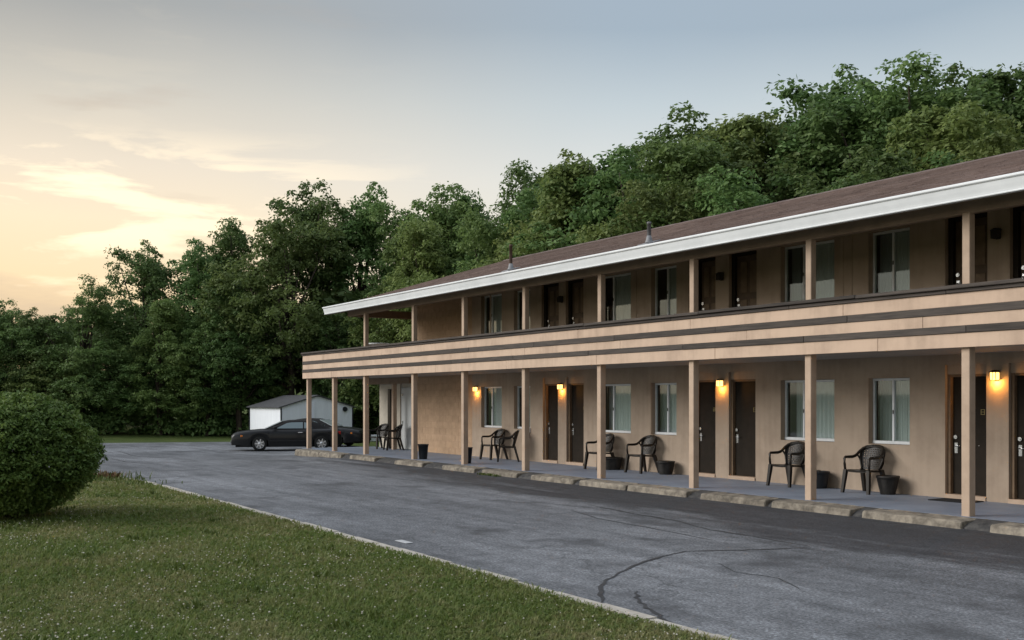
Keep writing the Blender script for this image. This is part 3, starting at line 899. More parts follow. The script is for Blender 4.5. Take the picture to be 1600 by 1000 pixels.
# ---- storage closet under the deck end
cl = MB()
cl.box(-35.10, -34.42, 16.26, 16.40, WALK - .1, 2.56); cl.box(-33.72, -33.42, 16.26, 16.40, WALK - .1, 2.56); cl.box(-34.42, -33.72, 16.26, 16.40, 2.2, 2.56)
cl.box(-33.42, XW - .02, 16.30, 16.40, 2.25, 2.56)
cl.box(-35.10, -34.95, 16.40, 18.0, WALK - .1, 2.56); cl.box(-35.10, XW - .02, 17.9, 18.0, WALK - .1, 2.56)
MT['cream'] = M('cream_paint', (.52, .47, .39), (.44, .40, .33), scale=2.5, rough=.8, bump=.08)
MT['greywhite'] = M('grey_white_door', (.55, .57, .57), (.48, .50, .50), scale=2, rough=.6)
clo = part(cl, 'storage_closet', MT['cream'])
d = MB(); d.box(-34.40, -33.74, 16.34, 16.38, WALK, 2.19, .004); subpart(d, 'closet_door', MT['door'], clo)
d = MB(); d.box(-33.40, XW - .06, 16.29, 16.34, WALK + .01, 2.24, .004); subpart(d, 'closet_door', MT['greywhite'], clo)
d = MB(); d.box(-33.30, -33.25, 16.26, 16.30, 1.0, 1.1, .008); d.box(-33.30, -33.25, 16.26, 16.30, 1.95, 2.03, .008); subpart(d, 'hasp', MT['chrome'], clo)

# ---- header beam, ceiling and roof
h = MB(); h.box(-31.98, XE, 13.70, 13.81, 4.475, 4.725, .008); part(h, 'header_beam', MT['header'])
h = MB(); h.box(-31.98, -31.87, 13.815, WY + .2, 4.475, 4.72, .008); part(h, 'tie_beam', MT['header'])
c = MB()
x = -31.86
while x < XE - .1:
    x2 = min(x + 2.44, XE)
    c.prism([(13.812, 4.70), (14.80, 5.0), (WY - .002, 5.0), (WY - .002, 5.02), (14.79, 5.02), (13.812, 4.72)], x + .004, x2 - .004, 'x'); x = x2
part(c, 'balcony_ceiling', MT['ceiling'])

RX0, RX1 = -32.62, XE + .3
EY, EZ, RY, RZ = 13.30, 4.76, 20.0, 6.77
SL = (RZ - EZ) / (RY - EY)
BY = RY + (RY - EY)
rf = MB()
th = .14
vs = [(EY, EZ), (RY, RZ), (BY, EZ), (BY, EZ - th), (RY, RZ - th - .02), (EY, EZ - th)]
rf.prism(vs, RX0, RX1, 'x')
MT['deckwood'] = M('roof_deck', (.20, .15, .11), (.15, .11, .08), scale=4, rough=.9)
roof = part(rf, 'roof', MT['deckwood'])
# overhang soffit between gutter and header
so = MB(); so.prism([(EY + .03, 4.56), (13.69, 4.66), (13.69, 4.68), (EY + .03, 4.58)], RX0 + .02, RX1, 'x'); subpart(so, 'eave_soffit', MT['header'], roof)
# rake boards
for xx in (RX0 - .025, RX1 + .002):
    rk = MB(); rk.prism([(EY, EZ - .015), (RY, RZ - .015), (RY, RZ - .22), (EY, EZ - .19)], xx, xx + .022, 'x'); subpart(rk, 'rake_board', MT['post'], roof)
    rk = MB(); rk.prism([(RY, RZ - .015), (BY, EZ - .015), (BY, EZ - .19), (RY, RZ - .22)], xx, xx + .022, 'x'); subpart(rk, 'rake_board', MT['post'], roof)
# shingles: overlapping courses of tabs, each tab a thin tilted slab
n_course = 48
run = math.hypot(RY - EY, RZ - EZ)
expo = run / n_course
cs, sn = (RY - EY) / run, (RZ - EZ) / run
V = []; F = []
rg = np.random.default_rng(3)
for c_ in range(n_course):
    x = RX0 - .02 - rg.uniform(0, .33)
    while x < RX1 + .02:
        wd = rg.choice([.16, .24, .33, .33])
        xa, xb = max(x, RX0 - .03), min(x + wd - .006, RX1 + .03)
        x += wd
        if xb - xa < .03: continue
        d0 = c_ * expo - .012 + rg.uniform(-.006, .006); d1 = (c_ + 1) * expo + .03
        t0 = .011 + rg.uniform(0, .005); t1 = .003
        base = len(V)
        for xx in (xa, xb):
            for dd, tt in ((d0, .001), (d0, t0), (d1, t1)):
                V.append((xx, EY + dd * cs - tt * sn, EZ + dd * sn + tt * cs))
        b0 = base
        F += [(b0 + 1, b0 + 4, b0 + 5, b0 + 2), (b0, b0 + 3, b0 + 4, b0 + 1), (b0, b0 + 1, b0 + 2, b0 + 2), (b0 + 3, b0 + 5, b0 + 4, b0 + 4)]


def shingle_material():
    m, nt, N, K, p = base_mat('brown_shingle')
    g = N.new('ShaderNodeNewGeometry')
    oi = g.outputs['Random Per Island']
    r = node_ramp(N, [(0, (.118, .086, .077)), (.5, (.142, .106, .095)), (1, (.170, .130, .118))]); K.new(oi, r.inputs[0])
    n = N.new('ShaderNodeTexNoise'); n.inputs['Scale'].default_value = .5; n.inputs['Detail'].default_value = 6; K.new(g.outputs['Position'], n.inputs['Vector'])
    n2 = N.new('ShaderNodeTexNoise'); n2.inputs['Scale'].default_value = 60; n2.inputs['Detail'].default_value = 3; K.new(g.outputs['Position'], n2.inputs['Vector'])
    ad = N.new('ShaderNodeMath'); ad.operation = 'ADD'; K.new(n.outputs[0], ad.inputs[0]); K.new(n2.outputs[0], ad.inputs[1])
    rr = node_ramp(N, [(.7, (.72, .72, .72)), (1.0, (1, 1, 1))]); rr.color_ramp.elements[1].position = 1.0
    mr = N.new('ShaderNodeMapRange'); mr.inputs[1].default_value = .7; mr.inputs[2].default_value = 1.3; mr.inputs[3].default_value = .72; mr.inputs[4].default_value = 1.28
    K.new(ad.outputs[0], mr.inputs[0]); N.remove(rr)
    mu = N.new('ShaderNodeMix'); mu.data_type = 'RGBA'; mu.blend_type = 'MULTIPLY'; mu.inputs[0].default_value = 1
    K.new(r.outputs[0], mu.inputs[6]); K.new(mr.outputs[0], mu.inputs[7]); K.new(mu.outputs[2], p.inputs['Base Color'])
    p.inputs['Roughness'].default_value = .9; p.inputs['Specular IOR Level'].default_value = .2
    return m


MT['shingle'] = shingle_material()
F4 = [f for f in F if len(set(f)) == 4]
F3 = [tuple(dict.fromkeys(f)) for f in F if len(set(f)) == 3]
sh = MB(); sh.add(V, F4 + F3)
sho = subpart(sh, 'shingles', MT['shingle'], roof, fix=False); sho['kind'] = 'stuff'
bs = MB(); bs.add([(RX0 - .03, RY, RZ + .012), (RX1 + .03, RY, RZ + .012), (RX1 + .03, BY + .02, EZ + .012), (RX0 - .03, BY + .02, EZ + .012)], [(0, 1, 2, 3)])
subpart(bs, 'rear_slope', MT['shingle'], roof)
rc = MB()
x = RX0 - .03
while x < RX1:
    rc.prism([(RY - .14, RZ - .14 * SL + .012), (RY, RZ + .030 + rnd.uniform(0, .006)), (RY + .14, RZ - .14 * SL + .012), (RY + .13, RZ - .14 * SL + .004), (RY, RZ + .016), (RY - .13, RZ - .14 * SL + .004)], x, x + .298, 'x')
    x += .30
subpart(rc, 'ridge_cap', MT['shingle'], roof)
# gutter: open K profile with rolled lip and end cap, hung in lengths
gz = 4.565
gp = [(13.285, gz + .225), (13.278, gz + .225), (13.272, gz + .02), (13.258, gz), (13.196, gz), (13.184, gz + .004), (13.180, gz + .016), (13.186, gz + .026),
      (13.178, gz + .06), (13.160, gz + .115), (13.146, gz + .165), (13.142, gz + .186), (13.122, gz + .190), (13.112, gz + .202), (13.111, gz + .222), (13.122, gz + .234), (13.140, gz + .232),
      (13.150, gz + .20), (13.168, gz + .115), (13.194, gz + .04), (13.20, gz + .012), (13.26, gz + .012)]
x = RX0 - .04
while x < RX1:
    x2 = min(x + 9.0, RX1 + .03)
    gt = MB(); gt.prism(gp, x + .001, x2 - .001, 'x'); subpart(gt, 'gutter', MT['white'], roof)
    x = x2
gt = MB(); gt.prism(gp[3:16] + [(13.27, gz + .225)], RX0 - .046, RX0 - .041, 'x'); subpart(gt, 'gutter_cap', MT['white'], roof)


def vent(x, y, hgt, r, mat):
    z = EZ + (y - EY) * SL
    v = MB()
    v.lathe([(r, .02), (r, hgt - .05), (r * 1.12, hgt - .05), (r * 1.12, hgt), (r * .8, hgt), (r * .8, hgt - .1)], (x, y, z), 14)
    o = subpart(v, 'vent_pipe', mat, roof)
    v = MB(); v.lathe([(r * 2.1, .02), (r * 1.5, .09), (r * 1.08, .17), (r * 1.02, .17)], (x, y, z), 14); v.box(x - .17, x + .17, y - .18, y + .18, z - .03, z + .012 + .0, .004)
    # the flange follows the slope
    for i in range(len(v.v)):
        X_, Y_, Z_ = v.v[i]
        if i >= 14 * 4: v.v[i] = (X_, Y_, Z_ + (Y_ - y) * SL + .02)
    subpart(v, 'pipe_flashing', MT['flash'], roof)


vent(-23.45, 14.55, .66, .043, MT['pipe'])
vent(-17.69, 14.40, .46, .043, MT['pipe_grey'])

# ------------------------------------------------------------------ walkway and wheel stops
wk = MB()
wk.box(-35.75, XE + 2, 13.62, WY - .003, -.6, WALK)
wk.box(-35.75, XW - .01, WY - .003, 16.33, -.6, WALK)
wko = wk.build('walkway', MT['walk']); wko['kind'] = 'structure'
bm_ = MB()
x = -35.4
prof = [(13.25, -.4), (13.28, .02), (13.40, .075), (13.619, .10), (13.619, -.4)]
vs = []; n = 0
xsb = [(-35.4 + .35 * k) for k in range(96)]
for x in xsb:
    j = rnd.uniform(-.02, .02); k = rnd.uniform(-.02, .02)
    vs += [(x, 13.22 + j, -.4), (x, 13.27 + j, ground(x) + .02), (x, 13.38 + j, .080 + k * .6), (x, 13.617, .1265 + k * .06)]
fs = []
for i in range(len(xsb) - 1):
    for q in range(3):
        a = i * 4 + q; fs.append((a, a + 4, a + 5, a + 1))
bm_.add(vs, fs, True)
bm_.build('asphalt_kerb', MT['berm'])['kind'] = 'structure'

stops = [(-35.45, -33.27), (-33.22, -31.42), (-30.72, -28.90), (-27.55, -25.85), (-24.72, -23.03), (-22.67, -21.07), (-20.46, -18.80), (-18.57, -17.0), (-16.93, -15.17), (-14.79, -13.17), (-13.03, -11.37), (-11.14, -9.42), (-8.98, -7.25), (-7.05, -5.35)]
stop_label = [
    'worn concrete wheel stop at the far end of the row, beside the car',
    'concrete wheel stop just right of the endmost one, in front of the second post',
    'concrete wheel stop in front of the third post, by the small far chairs',
    'concrete wheel stop in front of the post with the charcoal bin behind it',
    'concrete wheel stop in front of the post that half hides a bin',
    'concrete wheel stop with green weeds growing along its foot',
    'concrete wheel stop between the first door pair and the round pot',
    'concrete wheel stop under the post that hides half a chair',
    'concrete wheel stop with a broken rounded right end, opposite the middle doors',
    'concrete wheel stop in front of the doors beneath the third lit lamp',
    'concrete wheel stop at the foot of the post beside the black pot',
    'long concrete wheel stop in front of the lone chair with lattice back',
    'concrete wheel stop cut by the right edge of the photo',
    'concrete wheel stop beyond the right edge of the photo']
for (a, b_), lb in zip(stops, stop_label):
    L = b_ - a
    o = MB()
    prof = [(13.21, -.005), (13.222, .085), (13.236, .103), (13.262, .113), (13.56, .121), (13.60, .1255), (13.614, .1255), (13.615, -.005)]
    n = 11
    vs = []
    rows = [0, .012, .05, .12] + [.12 + (L - .24) * k / (n) for k in range(1, n)] + [L - .12, L - .05, L - .012, L]
    sc = {0: .86, .012: .95, .05: .99}
    for t in rows:
        s_ = sc.get(t, sc.get(round(L - t, 3), 1.0))
        for y_, z_ in prof:
            jj = rnd.uniform(-.006, .006) if z_ > 0 else 0
            vs.append((t - L / 2, (13.38 + (y_ - 13.38) * s_) - 13.38 + jj, (z_ * s_ if z_ > 0 else z_) + jj))
    fs = []
    m_ = len(prof)
    for i in range(len(rows) - 1):
        for q in range(m_ - 1):
            k = i * m_ + q; fs.append((k, k + m_, k + m_ + 1, k + 1))
    fs += [tuple(range(m_)), tuple(range((len(rows) - 1) * m_, len(rows) * m_))[::-1]]
    o.add(vs, fs, False)
    ob = o.build('wheel_stop', MT['stop'])
    cx = (a + b_) / 2
    ob.location = (cx, 13.38, ground(cx) if cx < -31 else 0)
    if cx < -31: ob.scale = (1, 1, (WALK - .004 - ground(cx)) / .1255)
    ob.rotation_euler = (0, 0, rnd.uniform(-.004, .004))
    tag(ob, lb, 'wheel stop', 'concrete wheel stops along the walkway')

mt = MB()
mt.box(-.36, .36, -.24, .24, 0, .014, .004)
for k in range(9): mt.box(-.33, .33, -.20 + k * .046, -.18 + k * .046, .0141, .018)
mo = mt.build('door_mat', MT['mat']); mo.location = (-11.22, 15.62, WALK + .001); mo.rotation_euler = (0, 0, .05)
tag(mo, 'dark door mat on the walkway before the door behind the last post', 'door mat')


# ------------------------------------------------------------------ wall lamps
def wall_lamp(x, z, lit, label):
    o = empty('wall_lamp', (x, WY - .002, z)); o.scale = (.8, .8, .8)
    tag(o, label, 'wall lamp', 'lit wall lamps of the ground floor' if lit else 'unlit wall lamps of the balcony')
    p_ = MB(); p_.box(-.055, .055, -.018, 0, -.10, .12, .004); p_.build('back_plate', MT['lamp_metal'], o)
    s = .068
    t = MB()
    t.box(-s - .016, s + .016, -.168, -.012, .075, .092, .004)
    t.add([(-s, -.155, .092), (s, -.155, .092), (s, -.022, .092), (-s, -.022, .092), (-.03, -.12, .125), (.03, -.12, .125), (.03, -.05, .125), (-.03, -.05, .125)],
          [(0, 1, 5, 4), (1, 2, 6, 5), (2, 3, 7, 6), (3, 0, 4, 7), (4, 5, 6, 7)])
    t.build('lamp_cap', MT['lamp_metal'], o)
    fr = MB()
    for xx in (-s - .004, s - .006):
        for yy in (-.160, -.032):
            fr.box(xx, xx + .010, yy, yy + .010, -.075, .0745)
    fr.box(-s - .004, s + .004, -.160, -.150, -.085, -.0755); fr.box(-s - .004, s + .004, -.032, -.022, -.085, -.0755)
    fr.box(-s - .004, -s + .006, -.1495, -.0325, -.085, -.0755); fr.box(s - .006, s + .004, -.1495, -.0325, -.085, -.0755)
    fr.box(-.004, .004, -.160, -.154, -.075, .0745)
    fr.build('lamp_cage', MT['lamp_metal'], o)
    g = MB(); g.box(-s + .002, s - .002, -.152, -.028, -.074, .074, .003)
    g.build('lamp_glass', MT['lampglass'] if lit else MT['darkglass'], o)
    if lit:
        ld = bpy.data.lights.new('lamp_light', 'POINT'); ld.energy = 3.4; ld.color = (1.0, .43, .08); ld.shadow_soft_size = .03
        lo = bpy.data.objects.new('lamp_light', ld); link(lo, o); lo.location = (0, -.10, -.125)
    return o


for x, z, lb in ((-27.68, 2.13, 'lit wall lamp left of the far ground floor window, farthest of four'), (-23.23, 2.15, 'lit wall lamp between the far pair of ground floor doors'),
                 (-17.19, 2.16, 'lit wall lamp between the middle pair of ground floor doors'), (-10.72, 2.19, 'lit wall lamp nearest the camera, right of the last post')):
    wall_lamp(x, z, True, lb)
for x, z, lb in ((-23.23, 4.43, 'dark unlit lantern between the far pair of balcony doors'), (-17.19, 4.44, 'dark unlit lantern between the middle pair of balcony doors'),
                 (-10.70, 4.50, 'dark unlit lantern between the nearest pair of balcony doors')):
    wall_lamp(x, z, False, lb)


# ------------------------------------------------------------------ chairs
def make_chair():
    root = empty('resin_chair', (0, 0, 0))
    # seat: dished slab with slots
    s = MB()
    nx, ny = 12, 10
    W0, W1, D0, D1 = .235, .205, -.225, .19
    top = []; 
    for j in range(ny + 1):
        for i in range(nx + 1):
            v = j / ny; u = -1 + 2 * i / nx
            w = W0 + (W1 - W0) * v
            z = .425 - .022 * (1 - u * u) * math.sin(math.pi * min(1, .15 + v * .8)) - .02 * v - (.025 * max(0, (.12 - v) / .12))
            top.append((u * w, D0 + (D1 - D0) * v, z))
    n = len(top)
    vs = top + [(x, y, z - .018) for x, y, z in top]
    fs = []
    def q(i, j): return j * (nx + 1) + i
    hole = lambda i, j: 0 <= i < nx and 2 <= j < 8 and i in (2, 4, 7, 9)
    for j in range(ny):
        for i in range(nx):
            if hole(i, j): continue
            a = (q(i, j), q(i + 1, j), q(i + 1, j + 1), q(i, j + 1))
            fs.append(a); fs.append(tuple(k + n for k in a[::-1]))
            for di, dj, e0, e1 in ((-1, 0, a[3], a[0]), (1, 0, a[1], a[2]), (0, -1, a[0], a[1]), (0, 1, a[2], a[3])):
                ii, jj = i + di, j + dj
                if not (0 <= ii < nx and 0 <= jj < ny) or hole(ii, jj):
                    fs.append((e1, e0, e0 + n, e1 + n))
    s.add(vs, fs, False)
    # skirt under the seat edge
    s.tube([(-.235, -.22, .405), (.235, -.22, .405)], .016, 6)
    s.tube([(-.236, -.22, .402), (-.207, .19, .385)], .016, 6); s.tube([(.236, -.22, .402), (.207, .19, .385)], .016, 6)
    s.build('seat', MT['plastic'], root)
    # pierced fan back
    b = MB()
    nu, nv = 13, 11
    def P(u, v):
        w = .185 + .075 * math.sin(v * math.pi * .62)
        x = u * w
        z = .415 + .415 * v * (1 - .17 * u * u * v)
        y = .185 + .125 * v - .085 * u * u * (.4 + .6 * v)
        return Vector((x, y, z))
    def N_(u, v):
        e_ = .02
        return (P(u + e_, v) - P(u - e_, v)).cross(P(u, v + e_) - P(u, v - e_)).normalized()
    th = .012
    for j in range(nv):
        for i in range(nu):
            u0, u1 = -1 + 2 * i / nu, -1 + 2 * (i + 1) / nu
            v0, v1 = j / nv, (j + 1) / nv
            solid = j in (0, 5) or j == nv - 1 or i in (0, nu - 1)
            um, vm = (u0 + u1) / 2, (v0 + v1) / 2
            outer = [(u0, v0), (u1, v0), (u1, v1), (u0, v1)]
            if solid:
                A = [P(*c) for c in outer]; B = [P(*c) - N_(um, vm) * th for c in outer]
                b.add(A + B, [(0, 1, 2, 3), (7, 6, 5, 4)], True)
                continue
            k = .56 if (i + j) % 2 else .46
            kx, kv = (k, k * .9) if (i + j) % 2 else (k * .8, k * 1.1)
            inner = [(um + (c[0] - um) * kx, vm + (c[1] - vm) * kv) for c in outer]
            A = [P(*c) for c in outer]; I = [P(*c) for c in inner]
            nn = N_(um, vm) * th
            A2 = [a - nn for a in A]; I2 = [a - nn for a in I]
            fs = []
            for e_ in range(4):
                f_ = (e_ + 1) % 4
                fs += [(e_, f_, 4 + f_, 4 + e_), (8 + f_, 8 + e_, 12 + e_, 12 + f_), (4 + e_, 4 + f_, 12 + f_, 12 + e_)]
            b.add(A + I + A2 + I2, fs, False)
    rim = [P(1, t / 10) for t in range(0, 11)] + [P(1 - 2 * t / 14, 1.0) for t in range(1, 14)] + [P(-1, 1 - t / 10) for t in range(0, 11)]
    b.tube([p + Vector((0, -.006, 0)) for p in rim], .019, 7)
    b.build('backrest', MT['plastic'], root, fix=False)
    # arms sweep from the front legs into the top of the back
    for sx in (-1, 1):
        a = MB()
        pts = [(sx * .262, -.215, .40), (sx * .270, -.225, .52), (sx * .275, -.222, .615), (sx * .277, -.195, .640), (sx * .280, -.10, .640), (sx * .282, .0, .640),
               (sx * .279, .07, .652), (sx * .270, .125, .69), (sx * .252, .175, .745), (sx * .222, .225, .79), (sx * .175, .265, .822), (sx * .09, .300, .840), (0, .310, .845)]
        a.tube(pts, [.023, .023, .024, .025, .027, .028, .028, .026, .024, .023, .022, .021, .021], 8)
        a.tube([(sx * .19, .19, .43), (sx * .235, .20, .52), (sx * .265, .17, .62), (sx * .272, .12, .685)], [.016, .016, .017, .018], 7)
        a.build('armrest', MT['plastic'], root)
        for (x, y, fx, fy) in ((.250, -.215, .285, -.265), (.205, .185, .255, .305)):
            l = MB()
            # angle section leg, wide at the top
            n = 5
            vs = []
            for k in range(n + 1):
                t = k / n
                cx = sx * (x + (fx - x) * t); cy = y + (fy - y) * t; z = .42 * (1 - t)
                w = .034 - .009 * t
                vs += [(cx - w, cy - w, z), (cx + w, cy - w, z), (cx + w, cy + w, z), (cx - w, cy + w, z)]
            fs = [tuple(range(4))[::-1]]
            for k in range(n):
                for e_ in range(4):
                    p0 = k * 4 + e_; p1 = k * 4 + (e_ + 1) % 4
                    fs.append((p0, p1, p1 + 4, p0 + 4))
            fs.append(tuple(range(n * 4, n * 4 + 4)))
            l.add(vs, fs, False)
            l.build('leg', MT['plastic'], root)
    return root


chair = make_chair()
chairs = [(-13.08, 15.62, .02, 'dark resin armchair with lattice back, beside the lone pot nearest the last door'),
          (-14.93, 15.62, .0, 'dark resin armchair partly behind the post that has the black pot on its right'),
          (-19.45, 15.63, .0, 'dark resin armchair under the narrow window, between two low pots'),
          (-20.95, 15.55, -.05, 'dark resin armchair half hidden by a post, left of the round low pot'),
          (-26.10, 15.62, .0, 'dark resin armchair by the far window with its back shining, left of a pair'),
          (-25.02, 15.42, -.55, 'dark resin armchair turned towards its neighbour, beside the post, right of a pair'),
          (-34.0, 15.72, .15, 'small far dark armchair left of the post before the cream closet'),
          (-32.85, 15.72, -.25, 'small far dark armchair in front of the grey white closet door')]
for i, (x, y, r, lb) in enumerate(chairs):
    c = chair if i == 0 else copy_tree(chair)
    c.location = (x, y, WALK); c.rotation_euler = (0, 0, r)
    tag(c, lb, 'chair', 'resin chairs along the walkway')


# ------------------------------------------------------------------ pots and bins
def pot(x, y, rt, rb, h, label, mat='pot', relief=True, rocks=False):
    o = empty('plant_pot', (x, y, WALK))
    tag(o, label, 'plant pot', 'plant pots against the motel wall')
    p_ = MB()
    seg = 36
    prof = [(rb * .96, 0), (rb, .012), (rb + (rt - rb) * .35, h * .35), (rb + (rt - rb) * .80, h * .80), (rt * .985, h * .86), (rt * 1.05, h * .875), (rt * 1.06, h * .985), (rt * 1.03, h), (rt * .95, h), (rt * .92, h * .88), (rt * .90, h * .82)]
    n0 = len(p_.v)
    p_.lathe(prof, seg=seg)
    if relief:      # swags in low relief round the belly
        for k in range(seg):
            a = 2 * math.pi * k / seg
            for i in (2, 3):
                idx = n0 + i * seg + k
                X_, Y_, Z_ = p_.v[idx]
                f_ = 1 + .035 * math.sin(6 * a + i) + .015 * math.sin(17 * a)
                p_.v[idx] = (X_ * f_, Y_ * f_, Z_ + .012 * math.sin(6 * a))
    p_.build('pot_body', MT[mat], o)
    s = MB(); s.lathe([(rt * .905, h * .83), (rt * .5, h * .87), (.001, h * .88)], seg=18, wob=.03, rng=rnd); s.build('soil', MT['soil'], o)
    if rocks:
        for dx, dy, r_ in ((-.10, -.02, .055), (.02, -.07, .045), (-.03, .06, .05)):
            st = MB(); st.lathe([(.001, -r_ * .6), (r_ * .8, -r_ * .4), (r_, 0), (r_ * .7, r_ * .6), (.001, r_ * .75)], (dx, dy, h * .95), 9, False, .12, rnd); st.build('stone', MT['pot'], o)
        st = MB(); st.lathe([(.001, -.012), (.018, 0), (.001, .014)], (.0, -.10, h * .96), 8); st.build('pebble', MT['paper'], o)
    return o


pot(-20.70, 15.72, .235, .185, .30, 'low wide dark pot between the post and the middle chair')
pot(-18.72, 15.72, .195, .145, .30, 'dark pot right of the chair under the narrow window')
pot(-14.28, 15.72, .215, .175, .32, 'smooth black pot with stones on top, right of a post', mat='bin', relief=False, rocks=True)
pot(-12.66, 15.72, .190, .130, .33, 'dark relief pot standing alone right of the nearest chair')
o = MB()
for k in range(2):
    pts = [(-.012 * k, .16 * math.cos(t * math.pi / 8), .0 + .24 + .20 * math.sin(t * math.pi / 8)) for t in range(17)]
    o.tube(pts, .016, 7)
ho = o.build('hose_coil', MT['jamb']); ho.location = (-12.73, 13.90, .34)
ho.rotation_euler = (0, 0, .1); ho.scale = (1, .55, .75)
tag(ho, 'small brown hose coil hung low on a post beside the black pot', 'hose')


def bin_(x, y, label, lean=0.0):
    o = empty('waste_bin', (x, y, WALK)); o.scale = (.86, .86, .86); o.rotation_euler = (lean, 0, .3)
    tag(o, label, 'waste bin', 'charcoal bins on the walkway')
    b = MB(); b.lathe([(.125, 0), (.130, .01), (.172, .46), (.182, .46), (.184, .485), (.176, .49), (.166, .485), (.160, .40), (.128, .03), (.001, .03)], seg=24); b.build('bin_body', MT['bin'], o)
    r = MB(); r.tube([(.178 * math.cos(t * math.pi / 12), .178 * math.sin(t * math.pi / 12), .487) for t in range(25)], .009, 6); r.build('rim', MT['bin'], o)
    return o


bin_(-27.25, 13.98, 'charcoal bin standing just right of the fourth front post')
bin_(-24.80, 14.02, 'charcoal bin half hidden behind the post before the block wall end')

# white round table on the open end of the deck
tb = empty('balcony_table', (-32.55, 15.0, FLOOR2))
tag(tb, 'white table showing just above the balcony rail at its far end', 'table')
t = MB(); t.lathe([(.001, .83), (.40, .83), (.425, .845), (.425, .865), (.40, .88), (.001, .885)], seg=28); t.build('table_top', MT['white'], tb)
for a in range(4):
    l = MB(); x, y = .30 * math.cos(a * math.pi / 2 + .78), .30 * math.sin(a * math.pi / 2 + .78)
    l.tube([(x, y, 0), (x * .8, y * .8, .835)], .022, 8); l.build('leg', MT['white'], tb)

# ------------------------------------------------------------------ shed
shed = empty('garden_shed', (-53.15, 19.1, ground(-53)), 0.0)
tag(shed, 'small white metal shed with dark grey gable roof behind the car', 'shed')
SW, SD, SH, SP = 3.95, 5.0, 1.74, 2.30


def metal_siding(name, c1, c2):
    return M(name, c1, c2, scale=1.2, rough=.45, spec=.4, stretch=(3, 3, .6))


MT['shedwhite'] = metal_siding('shed_white', (.80, .83, .88), (.74, .77, .82))
MT['shedroof'] = M('shed_shingle', (.075, .077, .082), (.05, .052, .056), scale=6, rough=.9, bump=.5, bscale=30)


def ribbed(x0, x1, y0, y1, z0, ztop, n):
    """sheet siding with shallow standing ribs, from (x0,y0) to (x1,y1)"""
    o = MB()
    d = Vector((x1 - x0, y1 - y0)); nn = Vector((d.y, -d.x)).normalized() * .007
    vs = []; fs = []
    for k in range(n * 4 + 1):
        t = k / (n * 4)
        off = 1 if k % 4 in (1, 2) else 0
        x = x0 + d.x * t + nn.x * off; y = y0 + d.y * t + nn.y * off
        vs += [(x, y, z0), (x, y, ztop(t))]
    for k in range(n * 4): fs.append((2 * k, 2 * k + 2, 2 * k + 3, 2 * k + 1))
    o.add(vs, fs)
    return o


# local frame: gable on +x side runs along +y; the long side runs along -x
ribbed(0, 0, 0, SW, -.2, lambda t: SH + (SP - SH) * (1 - abs(2 * t - 1)), 9).build('gable_wall', MT['shedwhite'], shed, fix=False)
ribbed(-SD, 0, 0, 0, -.2, lambda t: SH, 9).build('side_wall', MT['shedwhite'], shed, fix=False)
o = MB(); o.box(-SD, -.05, .05, SW - .05, -.2, SH - .02); o.build('shed_core', MT['shedwhite'], shed)
for y0, z0, y1, z1 in ((-.16, SH - .05, SW / 2, SP + .02), (SW + .16, SH - .05, SW / 2, SP + .02)):
    r = MB(); r.prism([(y0, z0), (y1, z1), (y1, z1 + .05), (y0, z0 + .05)], -SD - .12, .12, 'x'); r.build('shed_roof', MT['shedroof'], shed)
for x, y in ((.012, -.012), (.012, SW), (-SD, -.02)):
    t = MB(); t.box(x - .03, x + .03, y - .03, y + .03, -.2, SH - .04); t.build('corner_trim', MT['bin'], shed)
v = MB(); v.box(.02, .05, SW * .44, SW * .46, 0, 2.0); v.build('door_seam', MT['shedwhite'], shed)
v = MB(); v.tube([(.02, SW - .45, SH - .12), (.10, SW - .45, SH - .12)], .13, 10); v.build('vent_fan', MT['bin'], shed)

cb = empty('white_object', (-51.4, 23.4, terrain_z(-51.4, 23.4)))  # unidentified low white thing, shaped as a lidded box
tag(cb, 'low white unidentified object on the grass glimpsed between the end posts', 'object')
b = MB(); b.box(-.3, .3, -.42, .42, 0, .24, .03); b.build('object_body', MT['white'], cb)
b = MB(); b.prism([(-.45, .24), (.45, .24), (.36, .33), (-.36, .33)], -.32, .32, 'x'); b.build('lid', MT['shedwhite'], cb)


# ------------------------------------------------------------------ cars
def car_paint():
    m, nt, N, K, p = base_mat('black_car_paint')
    p.inputs['Base Color'].default_value = (.006, .0065, .008, 1)
    p.inputs['Specular IOR Level'].default_value = .2; p.inputs['Roughness'].default_value = .5; p.inputs['Coat Weight'].default_value = .35; p.inputs['Coat Roughness'].default_value = .08
    return m


MT['paint'] = car_paint()
MT['softtop'] = M('black_fabric_top', (.012, .012, .013), (.009, .009, .010), scale=20, rough=.9)
MT['carglass'] = M('car_window', (.12, .17, .185), rough=.06, spec=.9)  # base colour lightened to stand for sky reflected in the glass
MT['screen'] = M('painted_sky_windscreen', (.34, .38, .38), rough=.12, spec=.8)  # paler copy of the glass, reflected sky painted into its base colour
MT['disc'] = M('dull_disc', (.22, .22, .23), rough=.5, metal=.5)
MT['tyre'] = M('tyre_rubber', (.012, .012, .012), (.018, .018, .017), scale=20, rough=.85)
MT['alloy'] = M('alloy_rim', (.62, .63, .65), rough=.3, metal=.85)
MT['headlight'] = M('headlight_lens', (.62, .66, .70), rough=.1, spec=.8)
MT['amber'] = M('amber_lens', (.55, .16, .02), rough=.2)
MT['redlens'] = M('red_lens', (.30, .012, .01), rough=.2)
MT['bumper'] = M('black_trim', (.014, .014, .015), rough=.6)


